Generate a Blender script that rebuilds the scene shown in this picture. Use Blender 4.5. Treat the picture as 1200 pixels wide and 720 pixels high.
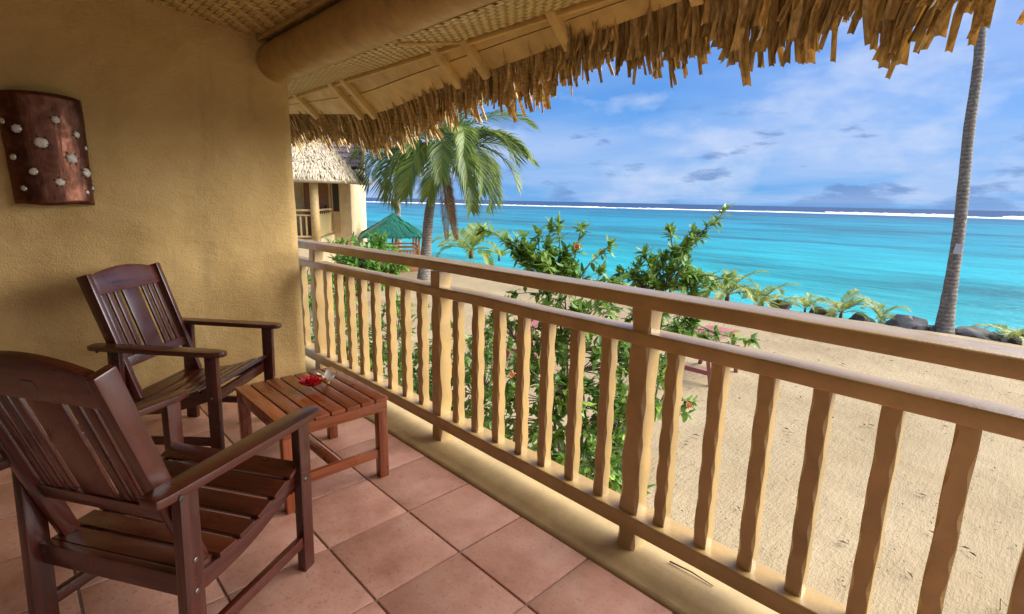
import bpy, bmesh, math, random
from mathutils import Vector, Matrix, Quaternion, noise
rnd = random.Random(7)
PI = math.pi
scn = bpy.context.scene
col = scn.collection
for o in list(bpy.data.objects): bpy.data.objects.remove(o)

# ------------------------------------------------------------------ camera
F_PX, PITCH, ROLL, YAW, EYE = 603.47, 0.2037, 0.0206, 0.7985, 1.40
_fw = Vector((math.cos(YAW)*math.cos(PITCH), math.sin(YAW)*math.cos(PITCH), -math.sin(PITCH)))
_rt0 = Vector((math.sin(YAW), -math.cos(YAW), 0)); _up0 = _rt0.cross(_fw)
_rt = math.cos(ROLL)*_rt0 + math.sin(ROLL)*_up0
_up = -math.sin(ROLL)*_rt0 + math.cos(ROLL)*_up0
CAM = Vector((0, 0, EYE))
cd = bpy.data.cameras.new('camera'); cam = bpy.data.objects.new('camera', cd); col.objects.link(cam)
cd.sensor_width = 36; cd.lens = F_PX/1200*36; cd.clip_start = .02; cd.clip_end = 60000
m = Matrix((_rt, _up, -_fw)).transposed().to_4x4(); m.translation = CAM
cam.matrix_world = m
scn.camera = cam

def ray(px, py): return (px-600)/F_PX*_rt - (py-360)/F_PX*_up + _fw
def P(px, py, depth): return CAM + ray(px, py)*depth              # a direction and an estimated distance
def G(px, py, z): d = ray(px, py); return CAM + d*((z-EYE)/d.z)   # meets a level surface

# ------------------------------------------------------------------ light
SUN_AZ, SUN_EL = math.radians(-42), math.radians(34)
SKY_STRENGTH, SUN_STRENGTH, SUN_ANGLE, EXPOSURE = 0.05, 3.8, 65, 1.58
sun_dir = Vector((math.cos(SUN_AZ)*math.cos(SUN_EL), math.sin(SUN_AZ)*math.cos(SUN_EL), math.sin(SUN_EL)))
sd = bpy.data.lights.new('sun', 'SUN'); sd.energy = SUN_STRENGTH; sd.angle = math.radians(SUN_ANGLE); sd.color = (1, .965, .91)
so = bpy.data.objects.new('sun', sd); col.objects.link(so)
so.rotation_euler = (-sun_dir).to_track_quat('-Z', 'Y').to_euler(); so.location = (10, -10, 20)
scn.view_settings.view_transform = 'Standard'; scn.view_settings.look = 'None'
scn.view_settings.exposure = EXPOSURE; scn.view_settings.gamma = 1; scn.view_settings.use_curve_mapping = False

W = bpy.data.worlds.new('World'); scn.world = W; W.use_nodes = True
nt = W.node_tree; nt.nodes.clear()
def N(nt, t, **kw):
    n = nt.nodes.new(t)
    for k, v in kw.items():
        if k.startswith('i_'):
            n.inputs[k[2:].replace('_', ' ')].default_value = v
        else: setattr(n, k, v)
    return n
def L(nt, a, b): nt.links.new(a, b)
def ramp(nt, stops, interp='LINEAR'):
    n = nt.nodes.new('ShaderNodeValToRGB'); cr = n.color_ramp; cr.interpolation = interp
    while len(cr.elements) < len(stops): cr.elements.new(.5)
    for e, (p, c) in zip(cr.elements, stops):
        e.position = p; e.color = (c, c, c, 1) if isinstance(c, (int, float)) else (*c, 1)
    return n
def math_n(nt, op, a, b=None, c=None):
    n = nt.nodes.new('ShaderNodeMath'); n.operation = op
    for i, v in enumerate((a, b, c)):
        if v is None: continue
        if isinstance(v, (int, float)): n.inputs[i].default_value = v
        else: nt.links.new(v, n.inputs[i])
    return n.outputs[0]
def mixc(nt, fac, a, b, mode='MIX'):
    n = nt.nodes.new('ShaderNodeMix'); n.data_type = 'RGBA'; n.blend_type = mode
    for i, v in ((0, fac), (6, a), (7, b)):
        if isinstance(v, (int, float)): n.inputs[i].default_value = v
        elif isinstance(v, tuple): n.inputs[i].default_value = (*v, 1)
        else: nt.links.new(v, n.inputs[i])
    return n.outputs[2]

sky = N(nt, 'ShaderNodeTexSky', sky_type='NISHITA', sun_disc=False, sun_elevation=SUN_EL, sun_rotation=math.atan2(sun_dir.x, sun_dir.y), altitude=0, air_density=1.0, dust_density=.3, ozone_density=3.0)
tc = N(nt, 'ShaderNodeTexCoord')
sep = N(nt, 'ShaderNodeSeparateXYZ'); L(nt, tc.outputs['Generated'], sep.inputs[0])
zz = math_n(nt, 'ADD', math_n(nt, 'MAXIMUM', sep.outputs[2], 0.0), .10)
cx = math_n(nt, 'DIVIDE', sep.outputs[0], zz); cy = math_n(nt, 'DIVIDE', sep.outputs[1], zz)
cv = N(nt, 'ShaderNodeCombineXYZ'); L(nt, cx, cv.inputs[0]); L(nt, cy, cv.inputs[1])
mp = N(nt, 'ShaderNodeMapping'); mp.inputs['Location'].default_value = (3.1, 1.7, 0); mp.inputs['Rotation'].default_value = (0, 0, math.radians(-44)); mp.inputs['Scale'].default_value = (.50, .42, 1)
L(nt, cv.outputs[0], mp.inputs[0])
n1 = N(nt, 'ShaderNodeTexNoise', i_Scale=1.0, i_Detail=5.0, i_Roughness=.48, i_Distortion=.25); L(nt, mp.outputs[0], n1.inputs['Vector'])
r1 = ramp(nt, [(.36, 0), (.62, 1)]); L(nt, n1.outputs[0], r1.inputs[0])
mp2 = N(nt, 'ShaderNodeMapping'); mp2.inputs['Location'].default_value = (.3, 4.0, .1); mp2.inputs['Scale'].default_value = (1.0, 1.0, 3.6)
L(nt, tc.outputs['Generated'], mp2.inputs[0])
n2 = N(nt, 'ShaderNodeTexNoise', i_Scale=6.5, i_Detail=7.0, i_Roughness=.55); L(nt, mp2.outputs[0], n2.inputs['Vector'])
r2 = ramp(nt, [(.555, 0), (.625, 1)]); L(nt, n2.outputs[0], r2.inputs[0])
mp3 = N(nt, 'ShaderNodeMapping'); mp3.inputs['Location'].default_value = (2.3, 1.1, .7); mp3.inputs['Scale'].default_value = (1.0, 1.0, 2.2)
L(nt, tc.outputs['Generated'], mp3.inputs[0])
n3 = N(nt, 'ShaderNodeTexNoise', i_Scale=4.5, i_Detail=7.0, i_Roughness=.55); L(nt, mp3.outputs[0], n3.inputs['Vector'])
r3 = ramp(nt, [(.50, 0), (.70, 1)]); L(nt, n3.outputs[0], r3.inputs[0])
belt = ramp(nt, [(0, .5), (.03, .9), (.12, .9), (.17, .2), (.22, 0)]); L(nt, sep.outputs[2], belt.inputs[0])
low = math_n(nt, 'MULTIPLY', r2.outputs[0], belt.outputs[0])
tint = mixc(nt, 1.0, sky.outputs[0], (.22, .48, 1.0), 'MULTIPLY')
hz = ramp(nt, [(0, .9), (.06, .8), (.25, .45), (.6, .2)]); L(nt, sep.outputs[2], hz.inputs[0])
base = mixc(nt, hz.outputs[0], tint, (1.15, 2.95, 5.9))
c1 = mixc(nt, math_n(nt, 'MULTIPLY', r1.outputs[0], .66), base, (3.5, 4.4, 6.4))
c1 = mixc(nt, math_n(nt, 'MULTIPLY', r3.outputs[0], .75), c1, (4.9, 5.4, 6.6))
c2 = mixc(nt, math_n(nt, 'MULTIPLY', low, .8), c1, (.95, 1.85, 4.0))
bg = N(nt, 'ShaderNodeBackground'); bg.inputs['Strength'].default_value = SKY_STRENGTH
L(nt, c2, bg.inputs[0])
wo = N(nt, 'ShaderNodeOutputWorld'); L(nt, bg.outputs[0], wo.inputs[0])

# ------------------------------------------------------------------ materials
MAT = {}
def new_mat(name):
    m = bpy.data.materials.new(name); m.use_nodes = True; MAT[name] = m
    nt = m.node_tree; nt.nodes.clear()
    out = N(nt, 'ShaderNodeOutputMaterial'); b = N(nt, 'ShaderNodeBsdfPrincipled'); L(nt, b.outputs[0], out.inputs[0])
    return nt, b, out
def coords(nt, kind='Object', scale=(1, 1, 1), rot=(0, 0, 0), jitter=False):
    tc = N(nt, 'ShaderNodeTexCoord'); mp = N(nt, 'ShaderNodeMapping'); mp.inputs['Scale'].default_value = scale; mp.inputs['Rotation'].default_value = rot
    L(nt, tc.outputs[kind], mp.inputs[0])
    if jitter:
        oi = N(nt, 'ShaderNodeObjectInfo'); v = N(nt, 'ShaderNodeVectorMath', operation='SCALE'); v.inputs[3].default_value = 1
        cb = N(nt, 'ShaderNodeCombineXYZ')
        for i, k in enumerate((37., 91., 53.)): L(nt, math_n(nt, 'MULTIPLY', oi.outputs['Random'], k), cb.inputs[i])
        L(nt, cb.outputs[0], mp.inputs['Location'])
    return mp.outputs[0]
def bump(nt, b, h, strength=.3, dist=.01):
    n = N(nt, 'ShaderNodeBump'); n.inputs['Strength'].default_value = strength; n.inputs['Distance'].default_value = dist
    L(nt, h, n.inputs['Height']); L(nt, n.outputs[0], b.inputs['Normal']); return n
def noise_n(nt, vec, scale, detail=4, rough=.55, dist=0):
    n = N(nt, 'ShaderNodeTexNoise', i_Scale=scale, i_Detail=detail, i_Roughness=rough, i_Distortion=dist); L(nt, vec, n.inputs['Vector']); return n.outputs[0]
def rnd_val(nt, lo, hi):
    oi = N(nt, 'ShaderNodeObjectInfo'); return math_n(nt, 'MULTIPLY_ADD', oi.outputs['Random'], hi-lo, lo)
def value_mul(nt, colr, v):
    n = N(nt, 'ShaderNodeHueSaturation'); L(nt, colr, n.inputs['Color']); L(nt, v, n.inputs['Value']); return n.outputs[0]

def m_stucco(name, c0, c1, bs=.55):
    nt, b, o = new_mat(name); v = coords(nt)
    a = noise_n(nt, v, 1.9, 7, .66, .6); r = ramp(nt, [(.28, tuple(x*.84 for x in c0)), (.42, c0), (.7, c1)]); L(nt, a, r.inputs[0])
    st = noise_n(nt, coords(nt, scale=(3.2, 3.2, .55)), 1.5, 6, .65); rs = ramp(nt, [(.30, .80), (.46, 1)]); L(nt, st, rs.inputs[0])     # rain and hand stains
    fl = noise_n(nt, v, 120, 2, .5); rf = ramp(nt, [(.26, .72), (.34, 1)]); L(nt, fl, rf.inputs[0])
    L(nt, mixc(nt, 1.0, mixc(nt, 1.0, r.outputs[0], rs.outputs[0], 'MULTIPLY'), rf.outputs[0], 'MULTIPLY'), b.inputs['Base Color'])
    b.inputs['Roughness'].default_value = .8; b.inputs['Specular IOR Level'].default_value = .25
    tw = noise_n(nt, coords(nt, scale=(1, 1, 2.4), rot=(0, .6, 0)), 9, 4, .55, 1.4)
    h = math_n(nt, 'ADD', math_n(nt, 'ADD', noise_n(nt, v, 110, 5, .62), math_n(nt, 'MULTIPLY', noise_n(nt, v, 22, 3, .5), .7)), math_n(nt, 'MULTIPLY', tw, 1.2))
    bump(nt, b, h, bs, .008)
m_stucco('stucco', (.45, .295, .110), (.55, .38, .155), .65)
m_stucco('villa_stucco', (.62, .46, .26), (.72, .56, .34), .3)

def m_paint(name, c, rough=.32, wear=.25, coat=0):
    nt, b, o = new_mat(name); v = coords(nt, jitter=True)
    a = noise_n(nt, v, 7, 6, .65); r = ramp(nt, [(.32, tuple(x*(1-wear) for x in c)), (.6, c)]); L(nt, a, r.inputs[0])
    L(nt, value_mul(nt, r.outputs[0], rnd_val(nt, .9, 1.08)), b.inputs['Base Color'])
    r2 = ramp(nt, [(.35, rough+.18), (.65, rough)]); L(nt, noise_n(nt, v, 14, 5, .6), r2.inputs[0]); L(nt, r2.outputs[0], b.inputs['Roughness'])
    h = math_n(nt, 'ADD', math_n(nt, 'ADD', noise_n(nt, v, 40, 4, .6), math_n(nt, 'MULTIPLY', noise_n(nt, v, 160, 3, .5), .4)), math_n(nt, 'MULTIPLY', noise_n(nt, v, 5, 3, .5), 2.0)); bump(nt, b, h, .22, .004); b.inputs['Coat Weight'].default_value = coat; b.inputs['Coat Roughness'].default_value = .18
m_paint('rail_paint', (.45, .288, .102), .28, .24, .5)
m_paint('kerb_paint', (.47, .335, .155), .42, .2)
m_paint('soffit_paint', (.56, .385, .140), .45)
m_paint('log_paint', (.42, .275, .095), .42)
m_paint('villa_paint', (.62, .42, .17), .5)

def m_wood(name, dark, light, rough=.28, coat=.25, axis_scale=(1.4, 22, 22)):
    nt, b, o = new_mat(name); v = coords(nt, scale=axis_scale, jitter=True)
    a = noise_n(nt, v, 1.6, 8, .62, .8); r = ramp(nt, [(.30, dark), (.52, light), (.72, tuple((x+y)*.42 for x, y in zip(dark, light)))]); L(nt, a, r.inputs[0])
    L(nt, value_mul(nt, r.outputs[0], rnd_val(nt, .75, 1.2)), b.inputs['Base Color'])
    r2 = ramp(nt, [(.3, rough+.14), (.7, rough)]); L(nt, noise_n(nt, coords(nt, jitter=True), 9, 4), r2.inputs[0]); L(nt, r2.outputs[0], b.inputs['Roughness'])
    b.inputs['Coat Weight'].default_value = coat; b.inputs['Coat Roughness'].default_value = .16
    bump(nt, b, a, .10, .003)
m_wood('mahogany', (.012, .0025, .0018), (.070, .013, .0055), .24, .35)
m_wood('table_wood', (.10, .020, .007), (.30, .075, .022), .24, .35)
m_wood('door_wood', (.20, .07, .02), (.36, .15, .05), .4, 0)
m_wood('weathered_red', (.20, .055, .05), (.33, .11, .10), .6, 0)
m_wood('gazebo_wood', (.24, .09, .03), (.46, .21, .08), .5, 0)

def m_simple(name, c, rough=.5, metal=0, var=.0, bscale=None, bstr=.2):
    nt, b, o = new_mat(name); b.inputs['Roughness'].default_value = rough; b.inputs['Metallic'].default_value = metal
    v = coords(nt, jitter=True); a = noise_n(nt, v, bscale or 12, 5, .6)
    r = ramp(nt, [(.3, tuple(x*(1-var) for x in c)), (.7, c)]); L(nt, a, r.inputs[0]); L(nt, r.outputs[0], b.inputs['Base Color'])
    if bscale: bump(nt, b, a, bstr, .01)
m_simple('dark_metal', (.02, .018, .016), .35, .8)
m_simple('screw', (.18, .15, .12), .35, .9)
m_simple('shell', (.72, .66, .56), .22, 0, .35, 60, .4)
m_simple('plate', (.45, .48, .58), .4, .2)
m_simple('rock', (.105, .098, .095), .75, 0, .5, 9, .8)
m_simple('twig', (.16, .10, .05), .8, 0, .4)
m_simple('branch', (.20, .165, .125), .8, 0, .45, 40, .4)
m_simple('red_petal', (.62, .006, .012), .45, 0, .35)
m_simple('white_petal', (.78, .74, .62), .45, 0, .06)
m_simple('yellow', (.75, .42, .05), .5)
m_simple('orange_petal', (.88, .45, .24), .5, 0, .2)
m_simple('interior_dark', (.03, .025, .02), .6)
m_simple('foam', (.86, .88, .88), .8, 0, .08, .5, .5)

# terracotta
nt, b, o = new_mat('terracotta'); v = coords(nt, jitter=True)
a = noise_n(nt, v, 4.5, 6, .62); r = ramp(nt, [(.28, (.42, .190, .125)), (.5, (.56, .290, .205)), (.75, (.65, .39, .295))]); L(nt, a, r.inputs[0])
sp = noise_n(nt, v, 70, 3, .6); rs = ramp(nt, [(.27, .6), (.42, 1)]); L(nt, sp, rs.inputs[0])
cc = mixc(nt, 1.0, r.outputs[0], rs.outputs[0], 'MULTIPLY'); L(nt, value_mul(nt, cc, rnd_val(nt, .86, 1.12)), b.inputs['Base Color'])
r2 = ramp(nt, [(.3, .55), (.7, .34)]); L(nt, noise_n(nt, v, 11, 5, .6), r2.inputs[0]); L(nt, r2.outputs[0], b.inputs['Roughness'])
bump(nt, b, noise_n(nt, v, 30, 7, .7), .35, .006)
m_simple('grout', (.50, .43, .33), .85, 0, .4, 60, .4)

# thatch
def m_thatch(name, c0, c1, tr=.25):
    nt, b, o = new_mat(name)
    at = N(nt, 'ShaderNodeAttribute', attribute_name='tone')
    v = coords(nt, scale=(3, 60, 60), jitter=True); a = noise_n(nt, v, 1.5, 5, .6)
    r = ramp(nt, [(.25, c0), (.75, c1)]); L(nt, a, r.inputs[0])
    oi = N(nt, 'ShaderNodeObjectInfo')
    val = math_n(nt, 'MULTIPLY_ADD', oi.outputs['Random'], .45, math_n(nt, 'MULTIPLY_ADD', at.outputs['Fac'], .6, .55))
    L(nt, value_mul(nt, r.outputs[0], val), b.inputs['Base Color']); b.inputs['Roughness'].default_value = .55
    bump(nt, b, a, .35, .004)
    t = N(nt, 'ShaderNodeBsdfTranslucent'); L(nt, value_mul(nt, r.outputs[0], math_n(nt, 'MULTIPLY', val, 1.5)), t.inputs[0])
    ms = N(nt, 'ShaderNodeMixShader'); ms.inputs[0].default_value = tr
    L(nt, b.outputs[0], ms.inputs[1]); L(nt, t.outputs[0], ms.inputs[2]); L(nt, ms.outputs[0], o.inputs[0])
m_thatch('thatch', (.15, .098, .038), (.60, .43, .18), .32)
m_thatch('villa_thatch', (.42, .33, .20), (.74, .64, .46), .1)
m_thatch('green_thatch', (.006, .10, .075), (.02, .24, .17), .05)

# woven matting
nt, b, o = new_mat('matting'); at = N(nt, 'ShaderNodeAttribute', attribute_name='tone')
v = coords(nt, scale=(40, 40, 40)); a = noise_n(nt, v, 2, 3)
r = ramp(nt, [(0, (.30, .195, .065)), (.5, (.52, .385, .15)), (1, (.70, .56, .27))]); L(nt, math_n(nt, 'MULTIPLY_ADD', a, .3, math_n(nt, 'MULTIPLY', at.outputs['Fac'], .75)), r.inputs[0])
L(nt, r.outputs[0], b.inputs['Base Color']); b.inputs['Roughness'].default_value = .5

# copper
nt, b, o = new_mat('copper'); v = coords(nt)
a = noise_n(nt, v, 9, 5, .6, 1.2); r = ramp(nt, [(.3, (.065, .022, .011)), (.6, (.17, .065, .038)), (.8, (.26, .13, .085))]); L(nt, a, r.inputs[0]); L(nt, r.outputs[0], b.inputs['Base Color'])
b.inputs['Metallic'].default_value = .85; r2 = ramp(nt, [(.35, .5), (.65, .3)]); L(nt, noise_n(nt, v, 16, 4), r2.inputs[0]); L(nt, r2.outputs[0], b.inputs['Roughness'])
bump(nt, b, noise_n(nt, coords(nt, scale=(1, 1, .25)), 26, 4, .6), .35, .01)

# leaves
def m_leaf(name, c0, c1, c2, rough=.4, tr=.3):
    nt, b, o = new_mat(name); at = N(nt, 'ShaderNodeAttribute', attribute_name='tone')
    r = ramp(nt, [(0, c0), (.55, c1), (1, c2)]); L(nt, at.outputs['Fac'], r.inputs[0])
    L(nt, r.outputs[0], b.inputs['Base Color']); b.inputs['Roughness'].default_value = rough
    t = N(nt, 'ShaderNodeBsdfTranslucent'); g = N(nt, 'ShaderNodeGamma'); g.inputs[1].default_value = .8; L(nt, r.outputs[0], g.inputs[0]); L(nt, g.outputs[0], t.inputs[0])
    ms = N(nt, 'ShaderNodeMixShader'); ms.inputs[0].default_value = tr
    L(nt, b.outputs[0], ms.inputs[1]); L(nt, t.outputs[0], ms.inputs[2]); L(nt, ms.outputs[0], o.inputs[0])
m_leaf('leaf', (.05, .13, .018), (.15, .29, .040), (.36, .50, .10))
m_leaf('leaf_bright', (.05, .14, .018), (.13, .30, .035), (.30, .46, .07))
m_leaf('palm_leaf', (.035, .085, .012), (.115, .185, .026), (.30, .33, .06), .42, .3)
m_leaf('young_leaf', (.10, .17, .02), (.24, .31, .04), (.48, .44, .09), .5, .35)
m_leaf('litter', (.05, .035, .02), (.12, .08, .045), (.22, .15, .08), .8, .1)
m_leaf('dead_leaf', (.10, .06, .03), (.22, .13, .065), (.34, .22, .11), .7, .2)
m_leaf('strap_leaf', (.04, .15, .02), (.10, .27, .04), (.18, .38, .06), .35, .3)

# palm bark
nt, b, o = new_mat('palm_bark'); v = coords(nt)
wv = N(nt, 'ShaderNodeTexWave', wave_type='BANDS', bands_direction='Z', i_Scale=3.2, i_Distortion=3.5, i_Detail=4.0, i_Detail_Scale=2.5); L(nt, v, wv.inputs['Vector'])
n_ = noise_n(nt, coords(nt, scale=(1, 1, 1.6)), 11, 7, .72); r = ramp(nt, [(.3, (.080, .064, .050)), (.55, (.19, .158, .126)), (.75, (.40, .36, .31))]); L(nt, math_n(nt, 'MULTIPLY_ADD', wv.outputs['Fac'], .10, math_n(nt, 'MULTIPLY', n_, .95)), r.inputs[0])
L(nt, r.outputs[0], b.inputs['Base Color']); b.inputs['Roughness'].default_value = .85; bump(nt, b, math_n(nt, 'MULTIPLY_ADD', wv.outputs['Fac'], .35, n_), .6, .03)

# shingles
nt, b, o = new_mat('shingle')
bk = N(nt, 'ShaderNodeTexBrick', i_Scale=1.0); bk.inputs['Brick Width'].default_value = .22; bk.inputs['Row Height'].default_value = .11; bk.inputs['Mortar Size'].default_value = .012
bk.inputs['Color1'].default_value = (.20, .145, .135, 1); bk.inputs['Color2'].default_value = (.33, .26, .25, 1); bk.inputs['Mortar'].default_value = (.05, .035, .03, 1)
L(nt, coords(nt), bk.inputs['Vector']); L(nt, bk.outputs[0], b.inputs['Base Color']); b.inputs['Roughness'].default_value = .8; bump(nt, b, bk.outputs['Fac'], -.6, .03)

# sand
nt, b, o = new_mat('sand'); v = coords(nt)
a = noise_n(nt, v, .55, 7, .6); r = ramp(nt, [(.3, (.305, .228, .130)), (.7, (.415, .322, .198))]); L(nt, a, r.inputs[0])
sp = noise_n(nt, v, 42, 4, .7); rs = ramp(nt, [(.28, .55), (.42, 1)]); L(nt, sp, rs.inputs[0])
L(nt, mixc(nt, .75, r.outputs[0], mixc(nt, 1.0, r.outputs[0], rs.outputs[0], 'MULTIPLY')), b.inputs['Base Color']); b.inputs['Roughness'].default_value = .95; b.inputs['Specular IOR Level'].default_value = .1
rk = noise_n(nt, coords(nt, scale=(1, 7, 1), rot=(0, 0, .5)), 5, 4, .6)
h = math_n(nt, 'ADD', math_n(nt, 'MULTIPLY', noise_n(nt, v, 9, 6, .65), 1.0), math_n(nt, 'ADD', math_n(nt, 'MULTIPLY', rk, .6), math_n(nt, 'MULTIPLY', noise_n(nt, v, 55, 3, .6), .45)))
bump(nt, b, h, .6, .03)

# sea: colour follows depth of water over the sandy lagoon floor, the reef, the open ocean
nt, b, o = new_mat('sea'); tcn = N(nt, 'ShaderNodeTexCoord'); sx = N(nt, 'ShaderNodeSeparateXYZ'); L(nt, tcn.outputs['Object'], sx.inputs[0])
dist = math_n(nt, 'ADD', sx.outputs[0], math_n(nt, 'MULTIPLY', sx.outputs[1], .36))
wob = math_n(nt, 'MULTIPLY', math_n(nt, 'SUBTRACT', noise_n(nt, coords(nt, scale=(.012, .004, 1)), 1.0, 5, .6), .5), .25)
lg = math_n(nt, 'LOGARITHM', math_n(nt, 'MAXIMUM', dist, 1.0), 10.0)     # 10 m -> 1, 100 m -> 2, 500 m -> 2.7
t_ = math_n(nt, 'ADD', math_n(nt, 'DIVIDE', lg, 4.0), wob)
rc = ramp(nt, [(.30, (.05, .36, .37)), (.38, (.008, .335, .37)), (.50, (.002, .255, .335)), (.58, (.003, .190, .295)), (.625, (.012, .125, .22)), (.655, (.012, .10, .195)), (.668, (.002, .036, .12)), (.80, (.001, .022, .095))])
L(nt, t_, rc.inputs[0])
pt = noise_n(nt, coords(nt, scale=(.10, .028, 1)), 1.0, 6, .62); rp = ramp(nt, [(.48, 1), (.62, .38)]); L(nt, pt, rp.inputs[0])
pt3 = noise_n(nt, coords(nt, scale=(.030, .012, 1)), 1.0, 5, .6); rp3 = ramp(nt, [(.50, 1), (.60, .70)]); L(nt, pt3, rp3.inputs[0])
pt2 = noise_n(nt, coords(nt, scale=(.5, .12, 1)), 1.0, 4, .6); rp2 = ramp(nt, [(.42, .82), (.62, 1.08)]); L(nt, pt2, rp2.inputs[0])
cc = mixc(nt, .8, rc.outputs[0], mixc(nt, 1.0, rc.outputs[0], rp.outputs[0], 'MULTIPLY')); cc = mixc(nt, 1.0, cc, rp2.outputs[0], 'MULTIPLY'); cc = mixc(nt, 1.0, cc, rp3.outputs[0], 'MULTIPLY')
L(nt, cc, b.inputs['Base Color']); b.inputs['Roughness'].default_value = .28; b.inputs['Specular IOR Level'].default_value = .08
h = math_n(nt, 'ADD', noise_n(nt, coords(nt, scale=(.9, .35, 1)), 1.0, 5, .6), math_n(nt, 'MULTIPLY', noise_n(nt, coords(nt, scale=(3.5, 1.6, 1)), 1.0, 3, .6), .4)); bump(nt, b, h, .55, .35)

# ------------------------------------------------------------------ mesh helpers
class MB:
    def __init__(s): s.v = []; s.f = []; s.t = []          # vertices, faces, tone per face
    def add(s, vs, fs, tone=0.5):
        k = len(s.v); s.v += [tuple(p) for p in vs]; s.f += [tuple(i+k for i in f) for f in fs]; s.t += [tone]*len(fs)
    def box(s, lo, hi, tone=.5):
        x0, y0, z0 = lo; x1, y1, z1 = hi
        s.add([(x0,y0,z0),(x1,y0,z0),(x1,y1,z0),(x0,y1,z0),(x0,y0,z1),(x1,y0,z1),(x1,y1,z1),(x0,y1,z1)],
              [(3,2,1,0),(4,5,6,7),(0,1,5,4),(1,2,6,5),(2,3,7,6),(3,0,4,7)], tone)
    def tube(s, pts, rads, n=8, tone=.5, caps=True):
        pts = [Vector(p) for p in pts]; rings = []; k0 = len(s.v); prev = None
        for i, p in enumerate(pts):
            d = (pts[min(i+1, len(pts)-1)]-pts[max(i-1, 0)]).normalized()
            if prev is None: a = d.orthogonal().normalized()
            else: a = (prev - d*prev.dot(d)).normalized()
            prev = a; bb = d.cross(a); r = rads[i] if isinstance(rads, (list, tuple)) else rads
            s.v += [tuple(p + a*(r*math.cos(2*PI*j/n)) + bb*(r*math.sin(2*PI*j/n))) for j in range(n)]
        for i in range(len(pts)-1):
            for j in range(n):
                s.f.append((k0+i*n+j, k0+i*n+(j+1)%n, k0+(i+1)*n+(j+1)%n, k0+(i+1)*n+j)); s.t.append(tone)
        if caps:
            s.f.append(tuple(k0+j for j in reversed(range(n)))); s.t.append(tone)
            s.f.append(tuple(k0+(len(pts)-1)*n+j for j in range(n))); s.t.append(tone)
    def mesh(s, name, mat, smooth=False, bevel=0, seg=2):
        me = bpy.data.meshes.new(name); me.from_pydata(s.v, [], s.f)
        if bevel:
            bm = bmesh.new(); bm.from_mesh(me)
            bmesh.ops.bevel(bm, geom=[e for e in bm.edges if len(e.link_faces) == 2 and e.calc_face_angle(0) > .5], offset=bevel, segments=seg, affect='EDGES', profile=.6)
            bm.to_mesh(me); bm.free()
        elif s.t:
            at = me.attributes.new('tone', 'FLOAT', 'FACE'); at.data.foreach_set('value', s.t)
        if smooth or bevel: me.polygons.foreach_set('use_smooth', [True]*len(me.polygons))
        me.materials.append(MAT[mat]); me.update()
        if bevel:
            try: me.set_sharp_from_angle(angle=math.radians(38))
            except Exception: pass
        return me
def ob(name, me, parent=None, mw=None):
    o = bpy.data.objects.new(name, me); col.objects.link(o)
    if parent: o.parent = parent
    if mw is not None: o.matrix_basis = mw
    return o
def empty(name, loc=(0, 0, 0), rz=0):
    o = bpy.data.objects.new(name, None); o.empty_display_size = .1; col.objects.link(o); o.location = loc; o.rotation_euler = (0, 0, rz); return o
def tag(o, label=None, cat=None, group=None, kind=None):
    if label: o['label'] = label
    if cat: o['category'] = cat
    if group: o['group'] = group
    if kind: o['kind'] = kind
    return o
def copy_tree(o, parent=None):
    c = o.copy(); col.objects.link(c); c.parent = parent
    for ch in [x for x in bpy.data.objects if x.parent == o]: copy_tree(ch, c)
    return c
def axes(p, x, z_hint=(0, 0, 1)):
    x = Vector(x).normalized(); z = Vector(z_hint); z = (z - x*z.dot(x)); z = z.normalized() if z.length > 1e-6 else x.orthogonal().normalized()
    y = z.cross(x); m = Matrix((x, y, z)).transposed().to_4x4(); m.translation = Vector(p); return m
def board(name, p0, p1, w, t, mat, parent=None, up=(0, 0, 1), bevel=.004, w2=None, t2=None, arch=0, nseg=1):
    """a length of timber from p0 to p1: w across (local y), t along up (local z); the grain runs along local x"""
    p0, p1 = Vector(p0), Vector(p1); ln = (p1-p0).length; w2 = w2 or w; t2 = t2 or t
    mb = MB(); vs = []; n = nseg
    for i in range(n+1):
        s = i/n; x = (s-.5)*ln; a = w+(w2-w)*s; c = t+(t2-t)*s; dz = arch*4*s*(1-s)
        vs += [(x, -a/2, -c/2+dz), (x, a/2, -c/2+dz), (x, a/2, c/2+dz), (x, -a/2, c/2+dz)]
    fs = [(0, 3, 2, 1), tuple(4*n+i for i in range(4))]
    fs = [(3, 2, 1, 0)[::1], tuple(4*n+i for i in range(4))]
    for i in range(n):
        for j in range(4): fs.append((4*i+j, 4*i+(j+1)%4, 4*i+4+(j+1)%4, 4*i+4+j))
    mb.add(vs, fs); me = mb.mesh(name, mat, bevel=bevel)
    return ob(name, me, parent, axes((p0+p1)/2, p1-p0, up))

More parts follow.
